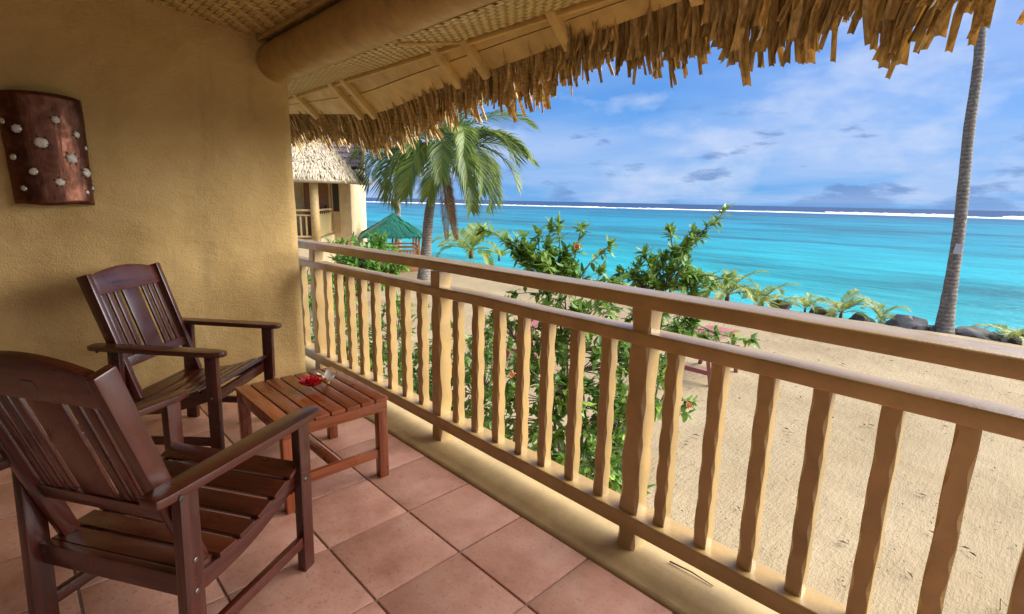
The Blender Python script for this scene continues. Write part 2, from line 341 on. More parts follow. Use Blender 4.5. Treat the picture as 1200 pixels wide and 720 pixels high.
# ------------------------------------------------------------------ ground, sea
ZG, ZSEA = -1.5, -2.6
def ground_z(x, y):
    z = ZG
    if y > 11: z -= .3*min(1, (y-11)/9)
    sh = 17.6 + .6*noise.noise(Vector((0, y*.12, 0)))
    if x > sh-2.2: t = min(1, (x-sh+2.2)/6.5); z -= 1.9*t*t*(3-2*t)
    if x > 40: z = -6
    return z
def grid_axis(fine0, fine1, step, lo, hi, g=1.35):
    a = []; v = fine0
    while v < fine1: a.append(v); v += step
    a.append(fine1); s = step; v = fine1
    while v < hi: s *= g; v += s; a.append(min(v, hi))
    s = step; v = fine0
    while v > lo: s *= g; v -= s; a.insert(0, max(v, lo))
    return a
xs = grid_axis(1.5, 20, .09, -60, 60); ys = grid_axis(-3, 13, .09, -90, 120)
vs = []
for x in xs:
    for y in ys:
        z = ground_z(x, y)
        if -1 < x < 19 and -4 < y < 24:
            z += .020*noise.noise(Vector((x*1.1, y*1.1, 3))) - .022*max(0, noise.noise(Vector((x*3.6, y*3.6, 5)))-.18)+.006*noise.noise(Vector((x*5, y*5, 9))) + .004*noise.noise(Vector((x*7+.4*y, y*7, 1)))
        vs.append((x, y, z))
ny = len(ys); fs = [(i*ny+j, (i+1)*ny+j, (i+1)*ny+j+1, i*ny+j+1) for i in range(len(xs)-1) for j in range(ny-1)]
mb = MB(); mb.add(vs, fs); tag(ob('beach_sand', mb.mesh('beach_sand', 'sand', smooth=True)), kind='structure')
# fallen leaves and bits on the sand
mb = MB()
for i in range(6500):
    x = 2.3 + 13.5*rnd.random()**1.5; y = -2.5 + rnd.random()*15
    s = rnd.uniform(.008, .022) if rnd.random() < .92 else rnd.uniform(.025, .05); a = rnd.random()*6.28; z = ground_z(x, y) + .028
    c, sn = math.cos(a), math.sin(a); q = []
    for (u, v, w) in ((-1, 0, 0), (0, -.35, .25), (1, 0, .1), (0, .35, .3)): q.append((x+s*(u*c-v*sn), y+s*(u*sn+v*c), z+s*w))
    mb.add(q, [(0, 1, 2), (0, 2, 3)], rnd.random())
tag(ob('leaf_litter', mb.mesh('leaf_litter', 'litter')), 'small dry leaves and bits scattered over the sand', 'leaf litter', kind='stuff')

mb = MB(); mb.add([(14, -40000, ZSEA), (40000, -40000, ZSEA), (40000, 40000, ZSEA), (14, 40000, ZSEA)], [(0, 1, 2, 3)])
tag(ob('sea', mb.mesh('sea', 'sea')), kind='structure')
# surf breaking along the reef
mb = MB()
def surf(path, hmin, hmax, width, step=1.2, seed=0, gap=0.0):
    pts = []
    for (a, b_) in zip(path, path[1:]):
        a, b_ = Vector((*a, 0)), Vector((*b_, 0)); n = int((b_-a).length/step)
        pts += [a.lerp(b_, i/n) for i in range(n)]
    k0 = len(mb.v); n = len(pts)
    for i, p in enumerate(pts):
        q = noise.noise(Vector((i*.045, seed, 0))); q2 = noise.noise(Vector((i*.4, seed, 9)))
        h = hmin+(hmax-hmin)*max(0, .5+.7*q+.45*q2); 
        if q < gap-.35: h = -.2
        d = Vector((p.x, p.y, 0)).normalized(); off = d*(6*noise.noise(Vector((i*.02, seed, 4)))+1.5*q2); c = p+off
        for s, hh in ((-1, 0), (-.25, .75), (.1, 1), (.5, .6), (1.2, 0)):
            w = c + d*(s*width*(.7+.5*abs(q))); mb.v.append((w.x, w.y, ZSEA-.1+hh*h+.1*rnd.random()))
    for i in range(n-1):
        for j in range(4): mb.f.append((k0+5*i+j, k0+5*i+j+1, k0+5*i+j+6, k0+5*i+j+5)); mb.t.append(.5)
reef = [(120, 700), (225, 470), (290, 335), (345, 180), (372, 90), (360, 8), (345, -60)]
surf(reef, .30, 1.05, 4, seed=1)
surf([(x*1.04, y*1.04) for x, y in reef], .15, .7, 3, seed=5, gap=.25)
surf([(445, 120), (450, 60), (440, 40)], .3, 1.3, 3, seed=8, gap=.1)
surf([(455, 22), (450, -10), (440, -30)], .3, 1.1, 3, seed=12, gap=.1)
tag(ob('reef_surf', mb.mesh('reef_surf', 'foam', smooth=True)), 'white line of surf breaking along the outer reef', 'surf', kind='stuff')

# ------------------------------------------------------------------ balcony shell
# floor slab with tiles
T0X, T0Y, TS = 1.1465, 1.829, .377
mb = MB(); mb.box((-1.6, -1.6, -1.62), (1.506, 4.6, -.006)); floor = tag(ob('balcony_floor', mb.mesh('balcony_floor', 'grout')), kind='structure')
def tile_mesh(w, d):
    mb = MB(); g = .0045; mb.box((-w/2+g, -d/2+g, -.010), (w/2-g, d/2-g, .004)); return mb.mesh('tile', 'terracotta', bevel=.0035)
tm = {}
cols_x = [(T0X, 1.5035)] + [(T0X-(k+1)*TS, T0X-k*TS) for k in range(7)]
y = T0Y - 8*TS
rows_y = []
while y < 3.80: rows_y.append((y, min(y+TS, 3.799))); y += TS
for (xa, xb) in cols_x:
    for (ya, yb) in rows_y:
        if yb-ya < .03: continue
        k = (round(xb-xa, 3), round(yb-ya, 3))
        if k not in tm: tm[k] = tile_mesh(*k)
        o = ob('tile', tm[k], floor, Matrix.Translation(((xa+xb)/2, (ya+yb)/2, rnd.uniform(-.0008, .0008))) @ Matrix.Rotation(rnd.uniform(-.002, .002), 4, 'Z') @ Matrix.Rotation(rnd.uniform(-.0015, .0015), 4, 'X'))
# painted concrete edge beam
mb = MB(); prof = [(1.510, -1.6), (1.510, .006), (1.53, .012), (1.60, .012), (1.66, .016), (1.76, .014), (1.80, .006), (1.82, -.02), (1.82, -1.6)]
yy = [-1.6+.1*i for i in range(63)]
for y in yy: mb.v += [(px+.002*noise.noise(Vector((px*9, y*2, 0))), y, pz+(.003*noise.noise(Vector((px*8, y*2.5, 1))) if pz > -.1 else 0)) for px, pz in prof]
k = len(prof)
for i in range(len(yy)-1):
    for j in range(k-1): mb.f.append((i*k+j, i*k+j+1, (i+1)*k+j+1, (i+1)*k+j)); mb.t.append(.5)
tag(ob('floor_edge_beam', mb.mesh('floor_edge_beam', 'kerb_paint', smooth=True)), 'tan painted concrete edge under the balcony railing', 'floor edge')

# end wall with uneven plaster
mb = MB(); WY = 3.80; nx, nz = 90, 80; X0, X1, Z0, Z1 = -1.6, 1.522, -.02, 2.75
idx = {}
for i in range(nx+1):
    for j in range(nz+1):
        x = X0+(X1-X0)*i/nx; z = Z0+(Z1-Z0)*j/nz
        d = .020*noise.noise(Vector((x*1.6, z*1.3, 2))) + .013*noise.noise(Vector((x*4.2, z*3.6, 7))) + .0035*noise.noise(Vector((x*11, z*11, 3)))
        e = max(0, (x-(X1-.045))/.045); d2 = .045*(1-math.sqrt(max(0, 1-e*e)))
        mb.v.append((x + .006*e*noise.noise(Vector((0, z*2.2, 1))), WY+d+d2, z))
for i in range(nx):
    for j in range(nz): mb.f.append((i*(nz+1)+j, (i+1)*(nz+1)+j, (i+1)*(nz+1)+j+1, i*(nz+1)+j+1)); mb.t.append(.5)
k = len(mb.v)
for j in range(nz+1): mb.v.append((X1, WY+.20, Z0+(Z1-Z0)*j/nz))
for j in range(nz+1): mb.v.append((X0, WY+.20, Z0+(Z1-Z0)*j/nz))
for j in range(nz):
    a = nx*(nz+1)+j; mb.f.append((a, k+j, k+j+1, a+1)); mb.f.append((k+j, k+nz+1+j, k+nz+2+j, k+j+1)); mb.t += [.5, .5]
tag(ob('plaster_wall', mb.mesh('plaster_wall', 'stucco', smooth=True)), 'ochre rough plaster wall closing the end of the balcony', 'wall')
hw = empty('house_wall', (-1.68, 1, 0)); tag(hw, 'ochre plaster house wall behind the armchairs, with a dark sliding door added to cut bounced light', 'wall'); hi2 = Matrix.Translation((1.68, -1, 0))
for lo_, hi3 in (((-1.75, 3.3, -.02), (-1.6, 4.0, 2.9)), ((-1.75, -1.6, -.02), (-1.6, -.9, 2.9)), ((-1.75, -.9, 2.12), (-1.6, 3.3, 2.9))):
    mb = MB(); mb.box(lo_, hi3); ob('wall_panel', mb.mesh('wall_panel', 'stucco'), hw, hi2)
for a in (-.9, 1.2):  # unseen dark sliding door, added to keep wall bounce off the chair backs
    mb = MB(); mb.box((-1.70, a+.03, .05), (-1.69, a+2.07, 2.09)); pn = ob('added_dark_pane', mb.mesh('added_dark_pane', 'interior_dark'), hw, hi2)
    for lo_, hi3 in (((-1.72, a+.002, 0), (-1.66, a+.06, 2.115)), ((-1.72, a+2.04, 0), (-1.66, a+2.098, 2.115)), ((-1.72, a+.06, 2.06), (-1.66, a+2.04, 2.115)), ((-1.72, a+.06, 0), (-1.66, a+2.04, .06))):
        mb = MB(); mb.box(lo_, hi3); ob('door_frame', mb.mesh('door_frame', 'mahogany', bevel=.004), pn)

# woven matting: over-two twill of flat strips
def weave(name, origin, ux, uy, nu, nv, s, parent, mirror=False):
    """nu x nv cells of side s; each strip passes over two cells"""
    mb = MB(); ux, uy = Vector(ux).normalized(), Vector(uy).normalized(); nn = ux.cross(uy).normalized(); og = Vector(origin)
    for i in range(nu):
        for j in range(nv):
            ph = (i+j) % 4
            def quad(a0, a1, b0, b1, bow_u, tone):
                g = s*.06; vs = []
                for (a, b_, h) in ((a0+g, b0+g, 0), (a1-g, b0+g, 0), (a1-g, b1-g, 0), (a0+g, b1-g, 0)): vs.append(og+ux*a+uy*b_)
                if bow_u: mids = [og+ux*((a0+a1)/2)+uy*(b0+g), og+ux*((a0+a1)/2)+uy*(b1-g)]
                else: mids = [og+ux*(a0+g)+uy*((b0+b1)/2), og+ux*(a1-g)+uy*((b0+b1)/2)]
                mids = [p + nn*(s*.08) for p in mids]
                if bow_u: mb.add(vs+mids, [(0, 4, 5, 3), (4, 1, 2, 5)], tone)
                else: mb.add(vs+mids, [(0, 1, 5, 4), (4, 5, 2, 3)], tone)
            tn = .5+.35*rnd.random()+.25*noise.noise(Vector((i*.5, j*.12, 3)))
            if ph == 0: quad(i*s, i*s+2*s, j*s, j*s+s, True, tn)
            elif ph == 2: quad(i*s, i*s+s, j*s, j*s+2*s, False, tn-.30)
    o = ob(name, mb.mesh(name, 'matting'), parent); tag(o, kind='stuff'); return o

# ceiling
ce = empty('woven_ceiling', (0, 1, 2.5)); tag(ce, 'dark woven mat ceiling sloping up from the round log beam', 'ceiling')
inv = Matrix.Translation((0, -1, -2.5))
def ceil_z(x): return 2.40+.11*(1.434-x)
mb = MB(); mb.add([(1.45, -1.6, ceil_z(1.45)+.012), (1.45, 4.0, ceil_z(1.45)+.012), (-1.75, 4.0, ceil_z(-1.75)+.012), (-1.75, -1.6, ceil_z(-1.75)+.012), (1.45, -1.6, ceil_z(1.45)+.06), (1.45, 4.0, ceil_z(1.45)+.06), (-1.75, 4.0, ceil_z(-1.75)+.06), (-1.75, -1.6, ceil_z(-1.75)+.06)], [(0, 1, 2, 3), (7, 6, 5, 4), (0, 4, 5, 1), (2, 6, 7, 3), (1, 5, 6, 2), (3, 7, 4, 0)], .2)
ob('backing_board', mb.mesh('backing_board', 'matting'), ce, inv)
d1 = Vector((-1, 1.0, .11)).normalized(); d2 = Vector((-1, -1.0, .11)).normalized()
w_ = weave('weave', (1.42, -1.55, ceil_z(1.42)), Vector((-1, 0, .11)), Vector((0, 1, 0)), 76, 136, .0395, ce); w_.matrix_basis = inv

# round log beam
mb = MB(); LX, LZ, LR = 1.434, 2.276, .126
pts = [(LX+.006*noise.noise(Vector((0, y*1.1, 4))), y, LZ+.006*noise.noise(Vector((5, y*.9, 4)))) for y in [-1.6+.12*i for i in range(53)]]
mb.tube(pts, [LR*(1+.025*noise.noise(Vector((y[1]*1.3, 2, 0)))) for y in pts], 28)
tag(ob('log_beam', mb.mesh('log_beam', 'log_paint', smooth=True)), 'thick round painted log beam running under the ceiling', 'beam')
board('ceiling_trim', (1.325, -1.6, 2.397), (1.325, 3.79, 2.397), .022, .022, 'soffit_paint'); tag(bpy.data.objects['ceiling_trim'], 'thin painted trim strip in the corner between ceiling and log', 'trim')

# ------------------------------------------------------------------ eave: soffit, rafters, thatch
EX1, EZ1, ES = 1.95, 2.2743, .9
edge_pts = [(-1.6, 1.93), (.3, 1.985), (.981, 2.025), (1.198, 2.044), (1.781, 2.076), (2.502, 2.115), (3.074, 2.147), (3.70, 2.196), (3.95, 2.195), (4.087, 2.179), (5.2, 2.072), (6.4, 1.96)]
def edge_x(y):
    for (a, xa), (b_, xb) in zip(edge_pts, edge_pts[1:]):
        if a <= y <= b_: return xa+(xb-xa)*(y-a)/(b_-a)
    return edge_pts[0][1] if y < edge_pts[0][0] else edge_pts[-1][1]
def sof_z(x): return EZ1-ES*(x-EX1)
eave = empty('thatched_eave', (1.95, 1, 2.27)); tag(eave, 'shaggy brown palm thatch eave on painted rafters above the railing', 'thatched roof')
ei = Matrix.Translation((-1.95, -1, -2.27))
# soffit boards (three courses up the slope, butt jointed at rafters)
nrm = Vector((ES, 0, 1)).normalized()
ysoff = [-1.6+.1*i for i in range(81)]
def soffit_board(f0, f1, ya, yb):
    mb = MB(); yl = [ya+(yb-ya)*i/6 for i in range(7)]
    for y in yl:
        xe = edge_x(y)
        for f in (f0, f1):
            x = EX1-.02+(xe-EX1+.02)*f
            if f1 < 1 and f == f1: x -= .0015
            p = Vector((x, y, sof_z(x))); mb.v += [tuple(p), tuple(p+nrm*.018)]
    for i in range(6):
        a = 4*i; b_ = a+4
        mb.f += [(a, a+2, b_+2, b_), (a+1, b_+1, b_+3, a+3), (a, b_, b_+1, a+1), (a+2, a+3, b_+3, b_+2)]; mb.t += [.5]*4
    mb.f += [(0, 1, 3, 2), (24, 26, 27, 25)]; mb.t += [.5]*2
    return ob('soffit_board', mb.mesh('soffit_board', 'soffit_paint'), eave, ei)
cuts = [-1.6, -.35, 1.087, 2.41, 3.85, 5.0, 6.4]
for a, b_ in zip(cuts, cuts[1:]):
    soffit_board(0, .48, a+.001, b_-.001); soffit_board(.495, 1, a+.001+.0, b_-.001)
for y in (4.729, 4.05, 3.853, 2.688, 2.412, 1.764, 1.087, .42, -.25, -.92):
    xe = edge_x(y)+.018; p0 = Vector((EX1-.01, y, sof_z(EX1-.01)))-nrm*.018; p1 = Vector((xe, y, sof_z(xe)))-nrm*.018
    o = board('rafter', p0, p1, .05, .045, 'soffit_paint', eave, up=nrm, bevel=.004); o.matrix_basis = ei @ o.matrix_basis
# trim and woven strip between log and soffit
tr = empty('woven_soffit', (1.7, 1, 2.2)); tag(tr, 'pale woven mat strip with wooden trim between log and eave', 'soffit')
ti = Matrix.Translation((-1.7, -1, -2.2))
o = board('trim', (1.955, -1.6, 2.252), (1.955, 6.4, 2.252), .028, .03, 'soffit_paint', tr, bevel=.006); o.matrix_basis = ti @ o.matrix_basis
sa, sb = Vector((1.50, 0, 2.168)), Vector((1.94, 0, 2.262)); sl = (sb-sa).normalized()
mb = MB(); q = Vector((0, 0, .012)); mb.add([sa+Vector((0, -1.6, 0))+q, sb+Vector((0, -1.6, 0))+q, sb+Vector((0, 6.4, 0))+q, sa+Vector((0, 6.4, 0))+q], [(3, 2, 1, 0)], .15)
ob('backing_board', mb.mesh('backing_board', 'matting'), tr, ti)
w_ = weave('weave', sa+Vector((0, -1.6, .0)), Vector((0, 1, 0)), sl, 262, 15, .0295, tr); w_.matrix_basis = ti
for y in (2.45, 1.1, -.2):
    o = board('batten', sa+Vector((.03, y, -.008)), sb+Vector((-.002, y, -.008)), .022, .014, 'soffit_paint', tr, bevel=.003); o.matrix_basis = ti @ o.matrix_basis
# unseen roof slab added above the soffit to block light from overhead
mb = MB(); yl = [-1.6+.4*i for i in range(21)]
for y in yl:
    xe = edge_x(y)+.02
    for (x, dz) in ((xe, .03), (-2.2, .03), (-2.2, .26), (xe-.06, .2)): mb.v.append((x, y, sof_z(x)+dz))
for i in range(20):
    a = 4*i
    for j in range(4): mb.f.append((a+j, a+(j+1)%4, a+4+(j+1)%4, a+4+j)); mb.t.append(.4)
mb.f += [(0, 3, 2, 1), (80, 81, 82, 83)]; mb.t += [.4]*2
ob('roof_light_block', mb.mesh('roof_light_block', 'thatch'), eave, ei)
# leaf strips
def strip_mesh(seed, ln):
    r = random.Random(seed); mb = MB(); n = 6; w0 = r.uniform(.008, .0165); sag = r.uniform(.01, .10); side = r.uniform(-.05, .05); tw = r.uniform(-.7, .7); tw0 = r.uniform(-.5, .5)
    tone = r.random()
    for i in range(n+1):
        s = i/n; w = w0*(1.0-.15*s)*(1+.12*math.sin(s*9+seed)); a = tw0+tw*s; fold = 1.15+.5*math.sin(seed*1.7)
        cx_, cy_, cz_ = s*ln, side*s*s+.006*math.sin(s*7+seed), -sag*s*s
        for (u, h) in ((-1, -fold), (0, .30), (1, -fold*.7), (.1, -.15)):
            yy_, zz_ = u*w, h*w*.9
            mb.v.append((cx_, cy_+yy_*math.cos(a)-zz_*math.sin(a), cz_+yy_*math.sin(a)+zz_*math.cos(a)))
    for i in range(n):
        for j in range(4): mb.f.append((4*i+j, 4*i+(j+1)%4, 4*i+4+(j+1)%4, 4*i+4+j)); mb.t.append(tone)
    e = 4*n; mb.f += [(e, e+1, e+3), (e+1, e+2, e+3)]; mb.t += [tone]*2
    return mb
strip_lib = [strip_mesh(i, .36+.028*(i % 5)) for i in range(16)]
strip_me = [s.mesh('thatch_strip', 'thatch', smooth=False) for s in strip_lib]
allstrips = []
y = -.75
while y < 6.2:
    cl = noise.noise(Vector((y*5.5, 2.2, 0))); cl2 = noise.noise(Vector((y*2.1, 7.7, 0)))
    dens = .95 if y > .46 else (.80 if cl > -.06 else .05)
    for lay in range(4):
        if rnd.random() > dens: continue
        yb = y+rnd.uniform(-.012, .012); xe = edge_x(yb)
        off = (.03, .02, .0, -.03)[lay]                      # lower layers start a little farther in
        x0 = xe-.075-off*.5+rnd.uniform(-.02, .03)
        h = .050+.030*lay+rnd.uniform(-.008, .01); sc_l = (.80 if 1.25 < yb < 2.6 else (1.04 if .46 < yb < 1.0 else .94))+.26*cl+.14*cl2+(.12 if yb > 3.2 else 0)+(.20+.25*cl if yb < .46 else 0)+rnd.uniform(-.14, .14)
        base = Vector((x0, yb, sof_z(x0)+h))
        lean = .30+.16*cl+rnd.uniform(-.13, .13)+(.10 if yb < .7 else 0)
        if yb > 4.1: lean -= .25*min(1, (yb-4.1))
        d = Vector((1, lean, -ES*rnd.uniform(.93, 1.12)-.05*lay)).normalized()
        if lay == 3 and rnd.random() < .4: continue
        allstrips.append((axes(base, d, nrm) @ Matrix.Diagonal((sc_l, 1.35 if yb < .95 else 1.05, 1.25, 1)), rnd.randrange(16)))
    y += .0165
vis = []
for m_, k in allstrips:
    tip = m_ @ Vector((.36, 0, 0)); dd = tip-CAM; z = dd.dot(_fw); px = 600+F_PX*dd.dot(_rt)/z if z > 0 else 9e9; py = 360-F_PX*dd.dot(_up)/z if z > 0 else 9e9
    vis.append((0 if (z > .1 and -20 < px < 1230 and py > -15) else 1, z))
order = sorted(range(len(allstrips)), key=lambda i: vis[i])
rest = MB()
for n_, i in enumerate(order):
    m_, k = allstrips[i]
    if n_ < 300: ob('thatch_strip', strip_me[k], eave, ei @ m_)
    else:
        s = strip_lib[k]; rest.add([m_ @ Vector(v) for v in s.v], s.f, rnd.random())
tag(ob('thatch_strips', rest.mesh('thatch_strips', 'thatch'), eave, ei), kind='stuff')

# ------------------------------------------------------------------ railing
rl = empty('balcony_railing', (1.70, 1.5, 0)); tag(rl, 'tan painted timber railing with wavy hand-carved balusters along balcony', 'railing')
ri = Matrix.Translation((-1.70, -1.5, 0))
def rail_piece(name, x0, x1, z0, z1, ya, yb, r, sagz):
    mb = MB(); prof = []
    for (cx_, cz_, a0) in ((x1-r, z1-r, 0), (x0+r, z1-r, 90), (x0+r*.5, z0+r*.5, 180), (x1-r*.5, z0+r*.5, 270)):
        rr = r if a0 < 180 else r*.5
        for q in range(4): a = math.radians(a0+q*30); prof.append((cx_+rr*math.cos(a), cz_+rr*math.sin(a)))
    k = len(prof); n = int((yb-ya)/.07)
    for i in range(n+1):
        y = ya+(yb-ya)*i/n; dz = sagz(y)+.0022*noise.noise(Vector((y*2.3, z0*9, 0)))+.0012*noise.noise(Vector((y*7, z0*9, 3))); dx = .003*noise.noise(Vector((y*1.7, z0*9, 8)))
        mb.v += [(p[0]-1.70+dx, y-1.5, p[1]+dz) for p in prof]
    for i in range(n):
        for j in range(k): mb.f.append((i*k+j, (i+1)*k+j, (i+1)*k+(j+1)%k, i*k+(j+1)%k)); mb.t.append(.5)
    mb.f += [tuple(range(k)), tuple(n*k+j for j in reversed(range(k)))]; mb.t += [.5, .5]
    me = mb.mesh(name, 'rail_paint', smooth=True); me.set_sharp_from_angle(angle=math.radians(50)); return ob(name, me, rl)
drop = lambda y: -.010*max(0, (y-2.0))-(.008*max(0, .6-y))
rail_piece('top_rail', 1.637, 1.775, 1.020, 1.073, -1.6, 4.75, .012, drop)
rail_piece('middle_rail', 1.642, 1.752, .878, .929, -1.6, 4.75, .011, drop)
rail_piece('bottom_rail', 1.637, 1.752, .106, .174, -1.6, 4.75, .008, lambda y: 0)
def carved(name, w, d, z0, z1, seed, depth=.0080, wl=.140):
    r = random.Random(seed); mb = MB(); n = int((z1-z0)/.016); ph = [r.random()*6.28 for _ in range(4)]; ws = [wl*r.uniform(.85, 1.25) for _ in range(4)]
    for i in range(n+1):
        z = z0+(z1-z0)*i/n; e = min(1, (z-z0)/.03+.15, (z1-z)/.03+.15)
        for q, (sx_, sy_) in enumerate(((1, 1), (-1, 1), (-1, -1), (1, -1))):
            s = .5+.5*math.sin(z/ws[q]*6.28+ph[q]+.6*math.sin(z*11+ph[q])); c = .0025+depth*(s**1.6)*e
            a = (sx_*(w/2-c*.9), sy_*d/2); b_ = (sx_*w/2, sy_*(d/2-c*.9))
            sh = .0018*math.sin(z*23+seed)
            pts = (b_, a) if sx_*sy_ > 0 else (a, b_)
            mb.v += [(p[0]+sh, p[1]+sh*.7, z) for p in pts]
    for i in range(n):
        for j in range(8): mb.f.append((8*i+j, 8*i+(j+1) % 8, 8*i+8+(j+1) % 8, 8*i+8+j)); mb.t.append(.5)
    mb.f += [tuple(reversed(range(8))), tuple(8*n+j for j in range(8))]; mb.t += [.5]*2
    return mb.mesh(name, 'rail_paint')
bal_me = [carved('baluster', .051, .051, .170, .885, 3+i) for i in range(7)]
post_me = [carved('post', .085, .082, .006, 1.03, 31+i, .013, .20) for i in range(3)]
post_y = [-.30, 1.007, 2.313, 3.94]
bys = [.876-.1635*k for k in range(-0, 7)] + [1.007+.1632*k for k in range(1, 8)] + [2.313+.1808*k for k in range(1, 9)] + [4.22, 4.40, 4.58, -.46, -.62]
for i, y in enumerate(bys): ob('baluster', bal_me[i % 7], rl, Matrix.Translation((-.005, y-1.5+rnd.uniform(-.006, .006), -.02+.02*(y < 2))) @ Matrix.Rotation(rnd.uniform(-.05, .05)+PI*(i % 2), 4, 'Z'))
for i, y in enumerate(post_y): ob('post', post_me[i % 3], rl, Matrix.Translation((-.003, y-1.5, -.02 if y > 2 else 0)) @ Matrix.Rotation(PI*(i % 2), 4, 'Z'))

# ------------------------------------------------------------------ furniture
def lathe_disc(r, h, n=10):
    mb = MB(); mb.tube([(0, 0, 0), (0, 0, h*.6), (0, 0, h)], [r, r, r*.6], n); return mb
def make_chair():
    c = empty('armchair'); M_ = 'mahogany'
    SW = .27   # half distance of seat rails
    for s in (-1, 1):
        y = .29*s
        lg = board('leg', (.245, y, 0), (.262, y, .615), .034, .056, M_, c, up=(1, 0, 0), w2=.034, t2=.062, bevel=.005)
        lr = board('leg', (-.262, y, 0), (-.232, y, .615), .034, .066, M_, c, up=(1, 0, 0), w2=.034, t2=.060, bevel=.005)
        # arm rest: thick, tapered to the front with clipped corners
        mb = MB(); pr_ = [(-.345, .028), (-.32, .036), (.10, .043), (.27, .041), (.325, .030), (.34, .016)]
        k = len(pr_); vs = []
        for x, w in pr_:
            z = .632+.010*math.cos((x+.34)*4)
            vs += [(x, -w, z-.026), (x, w, z-.026), (x, w, z), (x, -w, z)]
        fs = [(3, 2, 1, 0), tuple(4*k-4+i for i in range(4))]+[(4*i+j, 4*i+(j+1) % 4, 4*i+4+(j+1) % 4, 4*i+4+j) for i in range(k-1) for j in range(4)]
        mb.add(vs, fs); ar = ob('arm_rest', mb.mesh('arm_rest', M_, bevel=.005), c, Matrix.Translation((0, .298*s, 0)))
        pg = MB(); pg.tube([(-.30, -.040*1, .612), (-.30, -.0385, .612)], .008, 10); 
        ob('plug', lathe_disc(.0085, .003).mesh('plug', 'interior_dark', smooth=True), ar, axes((-.285, s*.0385, .618), (1, 0, 0), (0, s, 0)))
        # curved seat side rail
        mb = MB(); n = 8; vs = []
        for i in range(n+1):
            t = i/n; x = -.235+.465*t; zc = .292+.085*t-.035*math.sin(PI*t)*(1-.3*t); h = .030
            vs += [(x, -.013, zc-h), (x, .013, zc-h), (x, .013, zc+h), (x, -.013, zc+h)]
        fs = [(3, 2, 1, 0), tuple(4*n+i for i in range(4))]+[(4*i+j, 4*i+(j+1) % 4, 4*i+4+(j+1) % 4, 4*i+4+j) for i in range(n) for j in range(4)]
        mb.add(vs, fs); ob('side_rail', mb.mesh('side_rail', M_, bevel=.003), c, Matrix.Translation((0, SW*s-.004*s, 0)))
        st = board('stretcher', (-.225, y*1.0, .125), (.225, y*1.0, .125), .024, .042, M_, c, bevel=.004)
        for (x, z) in ((-.238, .395), (-.245, .300), (.25, .37)):
            ob('screw', lathe_disc(.009, .004).mesh('screw', 'screw', smooth=True), c, axes((x, y+s*.0165, z), (1, 0, 0), (0, s, 0)))
    board('rear_rail', (-.235, -.273, .305), (-.235, .273, .305), .026, .070, M_, c, bevel=.004)
    board('front_rail', (.222, -.273, .350), (.222, .273, .350), .024, .055, M_, c, bevel=.004)
    # seat slats follow the curved rails
    for i in range(6):
        t = (i+.5)/6; x = -.225+.49*t; tt = (x+.235)/.465; z = .292+.085*tt-.035*math.sin(PI*min(1, tt))*(1-.3*tt)+.030+.009
        dt = .085-.035*PI*math.cos(PI*min(1, tt)); d = Vector((.465, 0, dt)).normalized()
        upv = Vector((-d.z, 0, d.x)) 
        board('seat_slat', (x, -.288+.02*(i == 0), z), (x, .288-.02*(i == 0), z), .070, .018, M_, c, up=upv, bevel=.004)
    # back
    b0 = Vector((-.175, 0, .335)); b1 = Vector((-.375, 0, .985)); bd = (b1-b0).normalized(); bn = Vector((bd.z, 0, -bd.x))   # bn: towards the sitter
    ln = (b1-b0).length
    for s in (-1, 1):
        board('back_post', b0+Vector((0, .248*s, 0)), b1+Vector((0, .248*s, 0)), .032, .050, M_, c, up=bn, bevel=.006, t2=.060)
    lo = b0+bd*(ln*.29); board('back_rail', lo+Vector((0, -.232, 0)), lo+Vector((0, .232, 0)), .052, .024, M_, c, up=bn, bevel=.004)
    hi_ = b0+bd*(ln-.060)
    mb = MB(); n = 12; vs = []
    for i in range(n+1):
        t = i/n; x = -.232+.464*t; top = .045+.038*4*t*(1-t)
        vs += [(x, -.052, -.012), (x, top, -.012), (x, top, .012), (x, -.052, .012)]
    fs = [(3, 2, 1, 0), tuple(4*n+i for i in range(4))]+[(4*i+j, 4*i+(j+1) % 4, 4*i+4+(j+1) % 4, 4*i+4+j) for i in range(n) for j in range(4)]
    mb.add(vs, [f[::-1] for f in fs]); mw = Matrix(((0, bd.x, bn.x), (1, bd.y, bn.y), (0, bd.z, bn.z))).to_4x4(); mw.translation = hi_
    cr = ob('crest_rail', mb.mesh('crest_rail', M_, bevel=.004), c, mw)
    lb = MB(); lb.box((-.022, -.012, -.0135), (.022, .012, -.0122)); ob('maker_plate', lb.mesh('maker_plate', 'screw'), cr)
    ys_ = [-.195, -.148, -.101, 0, .101, .148, .195]
    for y in ys_:
        w = .030 if abs(y) > .01 else .118
        board('back_slat', lo+bd*.02+Vector((0, y, 0))+bn*.0, hi_-bd*.045+Vector((0, y, 0)), w, .013, M_, c, up=bn, bevel=.003)
    return c
ch = make_chair(); ch.location = (.299, 1.8975, .004); ch.rotation_euler = (0, 0, math.radians(31.8))
tag(ch, 'dark mahogany slatted armchair facing the sea, its arm beside the small table', 'armchair', 'mahogany armchairs on the balcony')
ch2 = copy_tree(ch); ch2.location = (.6785, 3.236, .004); ch2.rotation_euler = (0, 0, math.radians(-45.4))
tag(ch2, 'dark mahogany slatted armchair standing close against the plaster wall', 'armchair', 'mahogany armchairs on the balcony')

